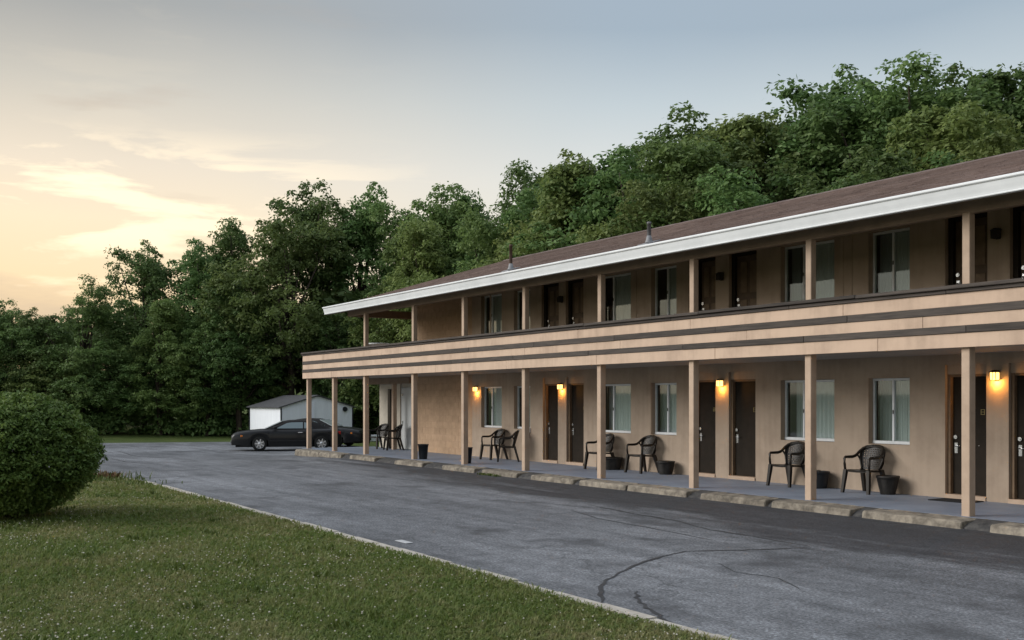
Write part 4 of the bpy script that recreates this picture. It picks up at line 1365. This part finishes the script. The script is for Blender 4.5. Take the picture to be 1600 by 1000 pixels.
def make_car(name):
    root = empty(name, (0, 0, 0))
    WX = (1.20, -1.40); WR = .315; AR = .375
    def hw(x):
        if x > 1.5: return .86 - .20 * ((x - 1.5) / .87) ** 2.2
        if x < -1.6: return .86 - .09 * ((-1.6 - x) / .62) ** 2
        return .86
    top = [(-2.24, .70), (-2.20, .86), (-2.05, .925), (-1.75, .945), (-1.40, .955), (-.6, .93), (.3, .92), (.78, .925), (1.2, .905), (1.7, .86), (2.05, .81), (2.25, .755), (2.34, .69), (2.37, .60)]
    def zb(x):
        z = .21 + (.05 if x > 2.0 or x < -2.0 else 0)
        for w in WX:
            d = abs(x - w)
            if d < AR: z = max(z, WR + math.sqrt(AR * AR - d * d) - .005)
        return z
    xs_ = sorted({round(-2.24 + 4.61 * k / 40, 3) for k in range(41)} | {round(w + AR * math.cos(a * math.pi / 10), 3) for w in WX for a in range(11)} | {p_[0] for p_ in top})
    rows = []
    for x in xs_:
        zt = interp(x, top); b0 = zb(x); h_ = hw(x)
        zs = min(zt - .06, .86)      # shoulder height
        ring = [(h_ * .985, b0), (h_ * .995, b0 + (zs - b0) * .25), (h_ * 1.0, b0 + (zs - b0) * .55), (h_ * .985, b0 + (zs - b0) * .85), (h_ * .955, zs), (h_ * .88, zs + (zt - zs) * .6), (h_ * .6, zt), (h_ * .3, zt + .008), (0, zt + .010)]
        rows.append((x, ring))
    b = MB()
    vs = []; fs = []
    m_ = len(rows[0][1]); W = 2 * m_ - 1
    for x, ring in rows:
        vs += [(x, -y, z) for y, z in ring] + [(x, y, z) for y, z in ring[-2::-1]]
    for i in range(len(rows) - 1):
        for q in range(W - 1):
            k = i * W + q; fs.append((k, k + W, k + W + 1, k + 1))
    fs += [tuple(range(W)), tuple(range((len(rows) - 1) * W, len(rows) * W))[::-1]]
    b.add(vs, fs, True)
    body = b.build('body', MT['paint'], root)
    u = MB(); u.box(-2.1, 2.2, -.60, .60, .17, .62); u.box(-.98, .78, -.80, .80, .20, .5)
    for w in WX: u.box(w - .36, w + .36, -.845, .845, .45, .70)
    u.build('underbody', MT['black'], root)
    # folded-up soft top
    st = [(.95, .925, .70, .70), (.23, 1.235, .745, .565), (-.05, 1.285, .75, .56), (-.60, 1.295, .75, .555), (-1.02, 1.245, .75, .555), (-1.76, .955, .735, .66)]
    c = MB(); vs = []; fs = []
    for x, z, yb, yt in st:
        zbv = .90
        ring = [(yb, zbv), (yb + (yt - yb) * .45, zbv + (z - .05 - zbv) * .5 if z > 1 else zbv + .005), (yt, z - .045 if z > 1 else zbv + .01), (yt * .86, z - .012), (yt * .45, z + .004), (0, z + .008)]
        vs += [(x, -y, zz) for y, zz in ring] + [(x, y, zz) for y, zz in ring[-2::-1]]
    W = 11
    for i in range(len(st) - 1):
        for q in range(W - 1):
            k = i * W + q; fs.append((k, k + W, k + W + 1, k + 1))
    c.add(vs, fs, True)
    c.build('soft_top', MT['softtop'], root)
    def sidey(z): return .755 + (z - .90) / .30 * (-.155)
    def panel(name, poly, mat, sgn):
        o = MB(); n = len(poly)
        vs = [(x, sgn * (sidey(z) + .012), z) for x, z in poly] + [(x, sgn * (sidey(z) - .01), z) for x, z in poly]
        o.add(vs, [tuple(range(n)), tuple(range(n, 2 * n))[::-1]] + [(i, (i + 1) % n, (i + 1) % n + n, i + n) for i in range(n)])
        o.build(name, mat, root)
    for sg in (-1, 1):
        panel('side_window', [(.52, .945), (.36, 1.02), (.06, 1.165), (-.14, 1.195), (-.62, 1.205), (-.62, .945)], MT['carglass'], sg)
        panel('quarter_window', [(-.67, .945), (-.67, 1.20), (-.78, 1.18), (-.92, 1.07), (-1.02, .945)], MT['carglass'], sg)
    ws = MB(); ws.add([(.93, -.66, .945), (.93, .66, .945), (.25, .53, 1.232), (.25, -.53, 1.232), (.98, -.66, .945), (.98, .66, .945), (.275, .53, 1.250), (.275, -.53, 1.250)],
                      [(4, 5, 6, 7), (0, 3, 2, 1), (0, 1, 5, 4), (2, 3, 7, 6), (1, 2, 6, 5), (0, 4, 7, 3)])
    ws.build('windscreen', MT['screen'], root)
    rw = MB(); rw.add([(-1.16, -.42, 1.21), (-1.16, .42, 1.21), (-1.58, .46, 1.05), (-1.58, -.46, 1.05), (-1.15, -.42, 1.17), (-1.15, .42, 1.17), (-1.57, .46, 1.0), (-1.57, -.46, 1.0)],
                      [(0, 1, 2, 3), (4, 7, 6, 5), (0, 4, 5, 1), (2, 6, 7, 3)])
    rw.build('rear_window', MT['carglass'], root)
    for w in WX:
        for sg in (-1, 1):
            t = MB()
            prof = [(.20, -.105), (.27, -.105), (.305, -.085), (.315, -.05), (.315, .05), (.305, .085), (.27, .105), (.20, .105)]
            seg = 28; vs = []; fs = []
            for r_, yy in prof:
                for k in range(seg):
                    a = 2 * math.pi * k / seg; vs.append((w + r_ * math.cos(a), sg * .755 + yy, WR + r_ * math.sin(a)))
            for i in range(len(prof) - 1):
                for k in range(seg):
                    a = i * seg + k; b_ = i * seg + (k + 1) % seg; fs.append((a, b_, b_ + seg, a + seg))
            t.add(vs, fs, True)
            wh = t.build('wheel', MT['tyre'], root)
            rm = MB()
            yo = sg * .755 + sg * .085
            rm.lathe([(.215, -.02), (.222, .012), (.205, .018), (.19, -.005)], seg=28)
            for k in range(7):
                a = 2 * math.pi * k / 7
                ca, sa = math.cos(a), math.sin(a)
                p0 = [(.05, -.028), (.20, -.022), (.20, .022), (.05, .028)]
                n0 = [(x * ca - y * sa, x * sa + y * ca, zz) for zz in (-.01, .012) for x, y in p0]
                rm.add(n0, [(0, 1, 2, 3)[::-1], (4, 5, 6, 7), (0, 1, 5, 4), (1, 2, 6, 5), (2, 3, 7, 6), (3, 0, 4, 7)])
            rm.lathe([(.001, .022), (.055, .020), (.065, 0), (.065, -.02)], seg=16)
            rm.v = [(w + x, yo + sg * z, WR + y) for x, y, z in rm.v]
            rm.build('rim', MT['alloy'], wh)
            dk_ = MB(); dk_.tube([(w, sg * .755 + sg * .05, WR), (w, sg * .755 + sg * .055, WR)], .205, 20); dk_.build('brake_disc', MT['disc'], wh)
    for sg in (-1, 1):
        hl = MB(); pl = [(2.335, .36), (2.18, .62), (1.98, .705), (1.98, .70)]
        hl.add([(2.345, sg * .38, .56), (2.28, sg * .62, .555), (2.02, sg * .775, .60), (2.00, sg * .74, .70), (2.20, sg * .58, .685), (2.31, sg * .38, .65),
                (2.25, sg * .38, .56), (2.18, sg * .60, .555), (1.98, sg * .72, .60), (1.96, sg * .70, .69), (2.10, sg * .55, .675), (2.2, sg * .38, .64)],
               [(0, 1, 4, 5), (1, 2, 3, 4), (0, 1, 7, 6), (1, 2, 8, 7), (3, 4, 10, 9), (4, 5, 11, 10)])
        hl.build('headlight', MT['headlight'], root)
        am = MB(); am.box(1.86, 1.99, sg * .79 - .025, sg * .79 + .025, .60, .675, .01); am.build('turn_signal', MT['amber'], root)
        fg = MB(); fg.tube([(2.20, sg * .58, .36), (2.335, sg * .56, .36)], .05, 12); fg.build('fog_light', MT['headlight'], root)
        mr_ = MB(); mr_.box(.46, .62, sg * .90 - .09, sg * .90 + .06, .94, 1.05, .03); mr_.box(.52, .58, sg * .80 - .05, sg * .80 + .05, .93, .96, .008); mr_.build('wing_mirror', MT['paint'], root)
        dh = MB(); dh.box(-.60, -.42, sg * .862 - .012, sg * .862 + .012, .755, .79, .008); dh.build('door_handle', MT['chrome'], root)
        tl = MB(); tl.box(-2.235, -2.09, sg * .62 - .16, sg * .62 + .16, .68, .82, .02); tl.build('tail_light', MT['redlens'], root)
        sl = MB(); sl.box(-.98, .78, sg * .872 - .012, sg * .872 + .006, .40, .44, .006); sl.build('side_moulding', MT['bumper'], root)
        ds = MB(); ds.box(.66, .666, sg * .864 - .004, sg * .864 + .003, .30, .85); ds.box(-.70, -.694, sg * .864 - .004, sg * .864 + .003, .30, .85); ds.build('door_seam', MT['black'], root)
    g = MB(); g.box(2.29, 2.375, -.27, .27, .50, .64, .02)
    for k in range(5): g.box(2.376, 2.384, -.24, .24, .52 + k * .024, .53 + k * .024)
    g.build('grille', MT['bumper'], root)
    g = MB(); g.box(2.375, 2.383, -.05, .05, .605, .64, .004); g.build('emblem', MT['chrome'], root)
    bp = MB(); bp.box(2.12, 2.40, -.55, .55, .30, .42, .04); bp.build('front_bumper', MT['bumper'], root)
    np_ = MB(); np_.box(2.402, 2.410, -.26, .26, .36, .47, .004); np_.build('number_plate', MT['headlight'], root)
    return root


def place_car(c, x, y, heading, z=None):
    c.location = (x, y, ground(x) if z is None else z); c.scale = (.96, .96, .98); c.rotation_euler = (0, 0, heading)


car = make_car('parked_car')
tag(car, 'black two door convertible with soft top up and bright alloy wheels', 'car', 'cars parked beyond the motel end')
YC = .22      # the convertible is turned a little towards the camera
HX, HY = .849 * math.sin(YC) - .528 * math.cos(YC), -.849 * math.cos(YC) - .528 * math.sin(YC)
hd = math.atan2(HY, HX)
place_car(car, -43.14, 15.80, hd)
car2 = copy_tree(car)
car2['label'] = 'dark car mostly hidden behind the convertible, only its nose and roof showing'
place_car(car2, -46.2, 18.4, hd + math.pi - .45)

# ------------------------------------------------------------------ leaves: arrays of leaf faces
def leaf_cloud(rg, centers, radii, per, size, up=.5, jit=.6, inner=.55, squash=.85, low=-.45):
    """diamond leaves spread over the outer part of many clumps; returns verts, faces (quads)"""
    C = np.repeat(centers, per, axis=0); R = np.repeat(radii, per)
    n = len(C)
    d = rg.normal(size=(n, 3)); d[:, 2] = np.where(d[:, 2] < low, -d[:, 2], d[:, 2]) + .15
    d /= np.linalg.norm(d, axis=1, keepdims=True)
    rad = R * (inner + (1 - inner) * rg.random(n) ** .6) * (1 + .12 * rg.normal(size=n))
    p = C + d * rad[:, None] * np.array([1, 1, squash])
    nrm = d + np.array([0, 0, up]) + rg.normal(size=(n, 3)) * jit
    nrm /= np.linalg.norm(nrm, axis=1, keepdims=True)
    t = np.cross(nrm, rg.normal(size=(n, 3))); t /= np.linalg.norm(t, axis=1, keepdims=True) + 1e-9
    b = np.cross(nrm, t)
    s = size * (.65 + .7 * rg.random(n))[:, None]
    v0 = p - t * s * .5
    v1 = p + b * s * .30 - nrm * s * .04
    v2 = p + t * s * .62 - nrm * s * .12
    v3 = p - b * s * .30 - nrm * s * .04
    V = np.stack([v0, v1, v2, v3], axis=1).reshape(-1, 3)
    F = np.arange(4 * n).reshape(-1, 4)
    return V, F


def make_tree_meshes(seed, leafmat, H=12.0, wide=1.0, spiky=0.5):
    rg = np.random.default_rng(seed)
    lobes = [(0, 0, .50 * H, .22 * H * wide, .34 * H)]
    for k in range(9):
        a = rg.uniform(0, 2 * math.pi); z = rg.uniform(.22, .68) * H
        q = rg.uniform(.13, .23) * H * wide
        lobes.append((math.cos(a) * q, math.sin(a) * q, z, rg.uniform(.10, .15) * H * wide, rg.uniform(.10, .17) * H))
    for k in range(7):
        a = rg.uniform(0, 2 * math.pi); q = rg.uniform(.0, .15) * H * wide
        lobes.append((math.cos(a) * q, math.sin(a) * q, rg.uniform(.74, .90) * H, rg.uniform(.05, .085) * H, rg.uniform(.08, .12) * H * (1 + .4 * spiky)))
    cs_ = []; rs_ = []
    for (x, y, z, r, h) in lobes:
        n = int(8 + r * h * 9.0)
        d = rg.normal(size=(n, 3)); d /= np.linalg.norm(d, axis=1, keepdims=True)
        f = rg.uniform(.62, 1.04, size=(n, 1))
        c = np.array([x, y, z]) + d * f * np.array([r, r, h])
        cs_.append(c); rs_.append(rg.uniform(.30, .72, size=n))
    C = np.concatenate(cs_); R = np.concatenate(rs_)
    keep = (C[:, 2] > .06 * H)
    C, R = C[keep], R[keep]
    V, F = leaf_cloud(rg, C, R, max(30, int(36000 / len(C))), .165)
    V = V * np.array([1, 1, H / np.percentile(V[:, 2], 99.9)])      # the tip of the crown sits at H
    trunk = MB()
    rr = random.Random(seed)
    pts = [(0, 0, -.6)] + [(rr.uniform(-.12, .12) * k, rr.uniform(-.12, .12) * k, H * .82 * k / 6) for k in range(0, 7)]
    trunk.tube(pts, [.30] + [.24 * (1 - .8 * k / 6) for k in range(7)], 8)
    for (x, y, z, r, h) in lobes[1:]:
        z0 = min(z * .62, H * .7)
        trunk.tube([(0, 0, z0), (x * .4, y * .4, z0 + (z - z0) * .35), (x, y, z + h * .3)], [.09, .06, .022], 6)
    return V, F, trunk


# ------------------------------------------------------------------ trees
variants = []
for i, (sd, lm, wd, sp) in enumerate([(11, 'leaf', 1.0, .6), (22, 'leaf', 1.15, .3), (33, 'leaf_light', 1.1, .3), (44, 'leaf', .9, 1.0), (55, 'leaf_light', 1.25, .1), (66, 'leaf', 1.05, .8)]):
    V_, F_, T_ = make_tree_meshes(sd, lm, 12.0, wd, sp)
    variants.append((V_, F_, T_, lm))
made = {}
# x, y, height of the top above z=0, variant, spread, label
TREES = [
    (-68.61, 8.06, 7.6, 3, 0.80, 'small dark tree at the left edge of the photo, beyond the clipped bush'),
    (-67.66, 9.58, 7.1, 0, 0.80, 'low dark tree between the left photo edge and the broad round tree'),
    (-66.25, 11.85, 8.8, 1, 0.85, 'broad round dark tree on the skyline above the right end of the bush'),
    (-67.97, 15.68, 11.6, 0, 0.75, 'tall airy tree with sky gaps, second skyline peak from the left'),
    (-66.17, 18.58, 11.6, 3, 0.80, 'three tipped airy tree on the skyline left of the stepped slope'),
    (-66.89, 21.21, 13.0, 5, 0.70, 'dark tree on the skyline just left of the big pale tree'),
    (-63.89, 15.64, 7.6, 2, 0.85, 'pale grey green tree standing low in front of the airy skyline tree'),
    (-62.46, 17.94, 6.9, 1, 0.85, 'bright green bushy tree directly left of the shed'),
    (-67.43, 9.95, 4.6, 4, 1.00, 'low mid green tree behind the clipped bush, at the lot edge'),
    (-60.90, 22.40, 12.6, 4, 0.80, 'big pale leafy tree rising behind the white shed'),
    (-64.37, 25.26, 15.6, 3, 0.72, 'tall pointed dark tree highest above the shed'),
    (-62.76, 27.84, 15.4, 0, 0.72, 'tall dark tree with sky holes, right of the highest tree above the shed'),
    (-59.36, 29.52, 13.9, 5, 0.70, 'dark tree on the skyline above the roof corner'),
    (-56.36, 30.57, 14.6, 3, 0.68, 'narrow dark skyline tree between roof corner and taller vent pipe'),
    (-54.90, 27.60, 11.0, 2, 0.80, 'full green tree directly behind the left end of the gutter'),
    (-53.44, 27.69, 11.8, 2, 0.75, 'bright green pointed tree behind the left end of the roof'),
    (-57.39, 32.69, 14.8, 0, 0.70, 'dark skyline tree left of the taller vent pipe'),
    (-49.80, 29.76, 11.7, 4, 0.75, 'mid green tree directly behind the taller brown vent pipe'),
    (-51.77, 34.16, 15.2, 5, 0.72, 'skyline tree just right of the taller vent pipe'),
    (-42.85, 29.57, 13.1, 2, 0.94, 'bright green rounded tree between the two vent pipes'),
    (-41.54, 31.67, 13.3, 1, 0.94, 'dense green skyline tree above the shorter grey vent pipe'),
    (-36.44, 28.00, 9.3, 2, 0.89, 'low bright green tree crowding the ridge between the vent pipes'),
    (-39.82, 34.43, 15.7, 3, 0.89, 'dark spiky tree, first tall peak left of the middle of the roof'),
    (-34.75, 31.22, 13.0, 2, 0.89, 'yellow green pointed tree beside the dark spiky peak'),
    (-33.60, 29.10, 10.7, 4, 0.89, 'light green tree touching the ridge right of the grey vent pipe'),
    (-37.70, 37.85, 16.5, 1, 0.89, 'broad rounded skyline tree in the dip right of the spiky peak'),
    (-31.04, 29.61, 10.8, 0, 0.94, 'green tree low over the ridge under the broad rounded skyline tree'),
    (-34.99, 38.41, 15.2, 5, 0.84, 'dark tree on the left shoulder of the crooked twin peak'),
    (-34.20, 39.68, 17.5, 0, 0.84, 'tall dark crooked tree standing out left of the biggest crowns'),
    (-28.43, 30.02, 9.8, 1, 0.94, 'dense dark green tree low behind the ridge, below the crooked tree'),
    (-31.25, 40.64, 16.4, 5, 0.94, 'tallest rounded dark tree towards the right of the skyline'),
    (-26.62, 36.72, 13.1, 2, 0.94, 'yellow green pointed tree in front of the tallest rounded tree'),
    (-26.61, 32.95, 11.1, 0, 0.94, 'dark full tree left of the yellow green pointed tree, over the ridge'),
    (-28.07, 41.97, 15.8, 3, 0.94, 'dark twin tipped tree at the top right of the photo'),
    (-22.83, 35.24, 11.3, 4, 0.94, 'pale green tree low at the right edge of the photo'),
    (-23.51, 32.26, 9.8, 1, 0.94, 'low dense tree over the ridge near the right edge of the photo'),
    (-39.31, 31.46, 14.3, 1, .90, 'dark green tree filling the slope just left of the spiky peak'),
    (-37.11, 35.00, 14.9, 2, .90, 'light green tree joining the spiky peak to the broad rounded tree'),
    (-34.19, 35.91, 14.7, 1, .90, 'dense green tree at the foot of the crooked tree, on its left'),
    (-31.19, 38.84, 15.4, 1, .90, 'dark full tree between the crooked tree and the tallest rounded tree'),
    (-29.89, 42.82, 16.5, 0, .85, 'dark skyline tree between the tallest rounded tree and the twin tipped tree'),
    (-27.27, 43.25, 16.4, 5, .85, 'dark tree cut by the right edge of the photo, at the top of the skyline'),
    (-43.65, 32.07, 13.8, 4, .85, 'mid green skyline tree left of the dense tree above the grey vent pipe'),
    (-48.16, 32.39, 14.1, 1, .85, 'dark skyline tree midway between the two vent pipes'),
    (-25.19, 42.81, 14.8, 0, 0.94, 'tree past the right edge of the photo, behind the motel'),
    (-70.18, 5.53, 7.6, 1, 0.90, 'tree past the left edge of the photo, beyond the clipped bush'),
    (-65.27, 13.42, 5.7, 1, 0.95, 'low dark tree between the clipped bush and the pale grey green tree'),
    (-61.50, 19.60, 8.6, 0, 0.85, 'dark green tree filling the gap behind the car bonnet and shed'),
    (-58.24, 24.73, 7.3, 1, 0.90, 'low dark tree just right of the shed, behind the posts'),
    (-69.98, 5.84, 4.5, 4, 1.00, 'low tree past the left edge of the photo, at the lot edge'),
    (-46.50, 27.80, 8.6, 1, 0.85, 'dark low tree seen through the open end of the balcony'),
    (-50.50, 26.60, 7.6, 4, 0.85, 'light low tree seen through the open end of the balcony, left of a darker one'),
]
for i, (x, y, top, vi, spread, lb) in enumerate(TREES):
    V_, F_, T_, lm = variants[vi]
    zb_ = terrain_z(x, y)
    hgt = top - zb_
    r = empty('broadleaf_tree', (x, y, zb_), rnd.uniform(0, 6.28))
    sz = hgt / 12.0
    r.scale = (spread * max(sz, .62) * 1.28, spread * max(sz, .62) * 1.28, sz)
    tag(r, lb, 'tree', 'trees of the wood behind the motel')
    if vi not in made:
        cr = np_mesh('crown', V_, F_, MT[lm], r)
        tr = T_.build('trunk', MT['bark'], r)
        made[vi] = (cr, tr)
    else:
        for src in made[vi]:
            c = src.copy(); col.objects.link(c); c.parent = r

# the wood further back reads as one mass; so does the undergrowth at its foot
rg = np.random.default_rng(90)
cs_, rs_ = [], []
fw = np.array([-.849, .528]); rt_ = np.array([.528, .849])
for k in range(900):
    t = rg.uniform(0, 1)
    cz = 74 - 22 * t + rg.uniform(0, 6); cx = -48 + t * 88 + rg.uniform(-2, 2)
    x, y = fw * cz + rt_ * cx
    if y < 2 and x > -60: continue
    hmax = 5.0 + 6.5 * t
    cs_.append((x, y, terrain_z(x, y) + rg.uniform(.2, hmax))); rs_.append(rg.uniform(.9, 1.6))
V_, F_ = leaf_cloud(rg, np.array(cs_), np.array(rs_), 55, .55)
np_mesh('far_wood', V_, F_, MT['leaf'])['kind'] = 'stuff'
cs_, rs_ = [], []
for k in range(520):
    t = rg.uniform(0, 1)
    line = [(-71.1, 2.7), (-68.4, 7.0), (-66.1, 10.8), (-64.1, 13.9), (-62.2, 17.0), (-61.4, 19.8), (-60.5, 24.5), (-54.2, 27.5), (-48, 27.5), (-40, 27.6), (-33, 27.8)]
    q = t * (len(line) - 1); a = int(q); f_ = q - a
    x = line[a][0] * (1 - f_) + line[a + 1][0] * f_ - rg.uniform(0, 2.2) * (1 if a < 7 else 0)
    y = line[a][1] * (1 - f_) + line[a + 1][1] * f_ + rg.uniform(0, 2.2) * (0 if a < 7 else 1)
    z = terrain_z(x, y) + rg.uniform(.1, 2.2) * rg.random() ** .5
    cs_.append((x, y, z)); rs_.append(rg.uniform(.35, .75))
V_, F_ = leaf_cloud(rg, np.array(cs_), np.array(rs_), 70, .22)
np_mesh('undergrowth', V_, F_, MT['leaf'])['kind'] = 'stuff'

# ------------------------------------------------------------------ clipped bush
BX, BYY = -17.25, 2.02
bush = empty('clipped_bush', (BX, BYY, lawn_z(BX, BYY)))
tag(bush, 'big round clipped evergreen bush on the lawn at the left', 'bush')
rg = np.random.default_rng(5)
n = 2600
d = rg.normal(size=(n, 3)); d /= np.linalg.norm(d, axis=1, keepdims=True)
d = d[d[:, 2] > -.93]
lump = 1 + .035 * np.sin(d[:, 0] * 5 + 1) * np.sin(d[:, 1] * 6) + .03 * np.sin(d[:, 2] * 9 + d[:, 0] * 4) + .02 * rg.normal(size=len(d))
tz = np.clip((-d[:, 2] - .25) / .7, 0, 1)
C = d * lump[:, None] * np.array([1.28, 1.28, .885]) * (1 - .10 * tz[:, None] * np.array([1, 1, 0]))
C *= rg.uniform(.90, 1.0, size=(len(C), 1))
C[:, 2] += .885
C = C[C[:, 2] > .06]
V_, F_ = leaf_cloud(rg, C, rg.uniform(.07, .13, size=len(C)), 26, .048, up=.35, jit=.7, inner=.4)
V2, F2 = leaf_cloud(rg, C * np.array([.90, .90, 1]) * np.array([1, 1, .96]) + np.array([0, 0, .02]), np.full(len(C), .14), 8, .07, up=.2, jit=.9)
np_mesh('foliage', np.concatenate([V_, V2]), np.concatenate([F_, F2 + len(V_)]), MT['shrub'], bush)
sh_ = rg.normal(size=(240, 3)); sh_ /= np.linalg.norm(sh_, axis=1, keepdims=True); sh_ = sh_[sh_[:, 2] > -.4]
S = sh_ * np.array([1.28, 1.28, .885]) * (1 + .09 * rg.random((len(sh_), 1)) ** 1.5); S[:, 2] += .885
V3, F3b = leaf_cloud(rg, S, np.full(len(S), .045), 12, .05, up=.6, jit=.7, inner=.1)
np_mesh('stray_shoots', V3, F3b, MT['shrub'], bush)
st = MB()
for k in range(26):
    a = rnd.uniform(0, 6.28); q = rnd.uniform(.25, 1.0)
    st.tube([(.05 * math.cos(a), .05 * math.sin(a), -.1), (.35 * q * math.cos(a), .35 * q * math.sin(a), .4), (1.05 * q * math.cos(a), 1.05 * q * math.sin(a), .5 + rnd.uniform(.0, .9))], [.03, .02, .007], 5)
st.build('stems', MT['bark'], bush)

# ------------------------------------------------------------------ grass, flowers, weeds
rg = np.random.default_rng(12)


def lawn_points(n, zmin=7.0, zmax=34.0, power=1.5):
    out = []
    ex_ = np.array([e[0] for e in EDGE]); ey_ = np.array([e[1] for e in EDGE])
    while sum(len(o) for o in out) < n:
        m = n
        u = rg.random(m)
        k = power - 1
        cz = (zmin ** -k + u * (zmax ** -k - zmin ** -k)) ** (-1 / k)
        cx = rg.uniform(-.80, .24, size=m) * cz
        x = fw[0] * cz + rt_[0] * cx; y = fw[1] * cz + rt_[1] * cx
        ok = (y < np.interp(x, ex_, ey_) - .07) & (y > -14) & (x < 12) & (x > -40)
        out.append(np.stack([x[ok], y[ok], cz[ok]], 1))
    return np.concatenate(out)[:n]


lz = np.vectorize(lawn_z)
P = lawn_points(215000)
z = lz(P[:, 0], P[:, 1])
n = len(P)
a = rg.uniform(0, 2 * np.pi, n); lean = rg.uniform(.2, 1.3, n)
patch = .5 + .5 * np.sin(P[:, 0] * 1.3 + 2 * np.sin(P[:, 1] * .9)) * np.sin(P[:, 1] * 1.7 + 1)
hgt = rg.uniform(.028, .062, n) * (.75 + .6 * patch) * (1 + .5 * (rg.random(n) < .05))
wd = rg.uniform(.0035, .0075, n) * np.clip(P[:, 2] / 9.0, 1, 2.2)
dx, dy = np.cos(a), np.sin(a)
px, py = -dy, dx
B = np.stack([P[:, 0], P[:, 1], z - .006], 1)
mid = B + np.stack([dx * hgt * lean * .35, dy * hgt * lean * .35, hgt * .62], 1)
tip = B + np.stack([dx * hgt * lean, dy * hgt * lean, hgt * (1.05 - .28 * lean)], 1)
side = np.stack([px * wd, py * wd, np.zeros(n)], 1)
V_ = np.stack([B - side, B + side, mid + side * .8, mid - side * .8, tip], 1).reshape(-1, 3)
k5 = np.arange(n)[:, None] * 5
tri = np.concatenate([k5 + np.array([[0, 1, 2]]), k5 + np.array([[0, 2, 3]]), k5 + np.array([[3, 2, 4]])])
np_mesh('lawn_grass', V_, tri, MT['blade'])['kind'] = 'stuff'
# broad clover and plantain leaves close to the ground
P = lawn_points(30000)
z = lz(P[:, 0], P[:, 1])
C = np.stack([P[:, 0], P[:, 1], z + .018], 1)
V_, F_ = leaf_cloud(rg, C, np.full(len(C), .018), 1, .026, up=1.6, jit=.45)
np_mesh('clover_leaves', V_, F_, MT['weed'])['kind'] = 'stuff'
# clover heads
P = lawn_points(7000, power=1.1)
gate = np.sin(P[:, 0] * .8 + 1.2) * np.sin(P[:, 1] * 1.1 + .4) + rg.normal(size=len(P)) * .6
P = P[gate > -.25]
z = lz(P[:, 0], P[:, 1]) + rg.uniform(.035, .06, len(P))
n = len(P)
r = (.0035 + .008 * rg.random(n) ** 2)[:, None]
O = np.stack([P[:, 0], P[:, 1], z], 1)
oct_ = np.array([(1, 0, 0), (0, 1, 0), (-1, 0, 0), (0, -1, 0), (0, 0, .9), (0, 0, -.7)])
V_ = (O[:, None, :] + oct_[None] * r[:, None]).reshape(-1, 3)
of = np.array([(0, 1, 4), (1, 2, 4), (2, 3, 4), (3, 0, 4), (1, 0, 5), (2, 1, 5), (3, 2, 5), (0, 3, 5)])
F_ = (np.arange(n)[:, None, None] * 6 + of[None]).reshape(-1, 3)
np_mesh('clover_flowers', V_, F_, MT['clover'])['kind'] = 'stuff'


def tuft(center, nb, h, spread, rg_):
    n = nb
    a = rg_.uniform(0, 6.28, n); l = rg_.uniform(.1, .9, n); hh = h * rg_.uniform(.5, 1.1, n)
    bx = center[0] + rg_.normal(size=n) * spread; by = center[1] + rg_.normal(size=n) * spread
    b0 = np.stack([bx, by, np.full(n, center[2])], 1)
    t = b0 + np.stack([np.cos(a) * hh * l, np.sin(a) * hh * l, hh], 1)
    m = b0 * .5 + t * .5 + np.array([0, 0, .15]) * hh[:, None]
    s = np.stack([-np.sin(a), np.cos(a), np.zeros(n)], 1) * .009
    V = np.stack([b0 - s, b0 + s, m + s * 1.3, m - s * 1.3, t], 1).reshape(-1, 3)
    k = np.arange(n)[:, None] * 5
    return V, np.concatenate([k + np.array([[0, 1, 2]]), k + np.array([[0, 2, 3]]), k + np.array([[3, 2, 4]])])


VV, FF, off = [], [], 0
for cx, cy, nb, h, sp in [(-24.3, 4.9, 120, .13, .35), (-25.3, 5.0, 130, .16, .3), (-26.2, 4.8, 110, .14, .35), (-23.2, 5.1, 70, .10, .3)] + [(rg.uniform(-24, -6), rg.uniform(-.5, 5.0), 22, rg.uniform(.07, .11), .06) for _ in range(60)]:
    v, f = tuft((cx, cy, lawn_z(cx, cy) - .01), nb, h, sp, rg)
    VV.append(v); FF.append(f + off); off += len(v)
np_mesh('tall_weeds', np.concatenate(VV), np.concatenate(FF), MT['weed'])['kind'] = 'stuff'
VV, FF, off = [], [], 0
for k in range(6):
    x = -22.5 + .16 * k
    v, f = tuft((x, 13.10 + rg.normal() * .02, 0), 20, .06, .05, rg)
    VV.append(v); FF.append(f + off); off += len(v)
np_mesh('kerb_weeds', np.concatenate(VV), np.concatenate(FF), MT['weed'])['kind'] = 'stuff'
VV, FF, off = [], [], 0
for cx, cy in ((-24.9, 5.0), (-25.6, 4.9)):
    v, f = tuft((cx, cy, lawn_z(cx, cy)), 60, .19, .16, rg)
    VV.append(v); FF.append(f + off); off += len(v)
np_mesh('dry_stalks', np.concatenate(VV), np.concatenate(FF), MT['drystalk'])['kind'] = 'stuff'
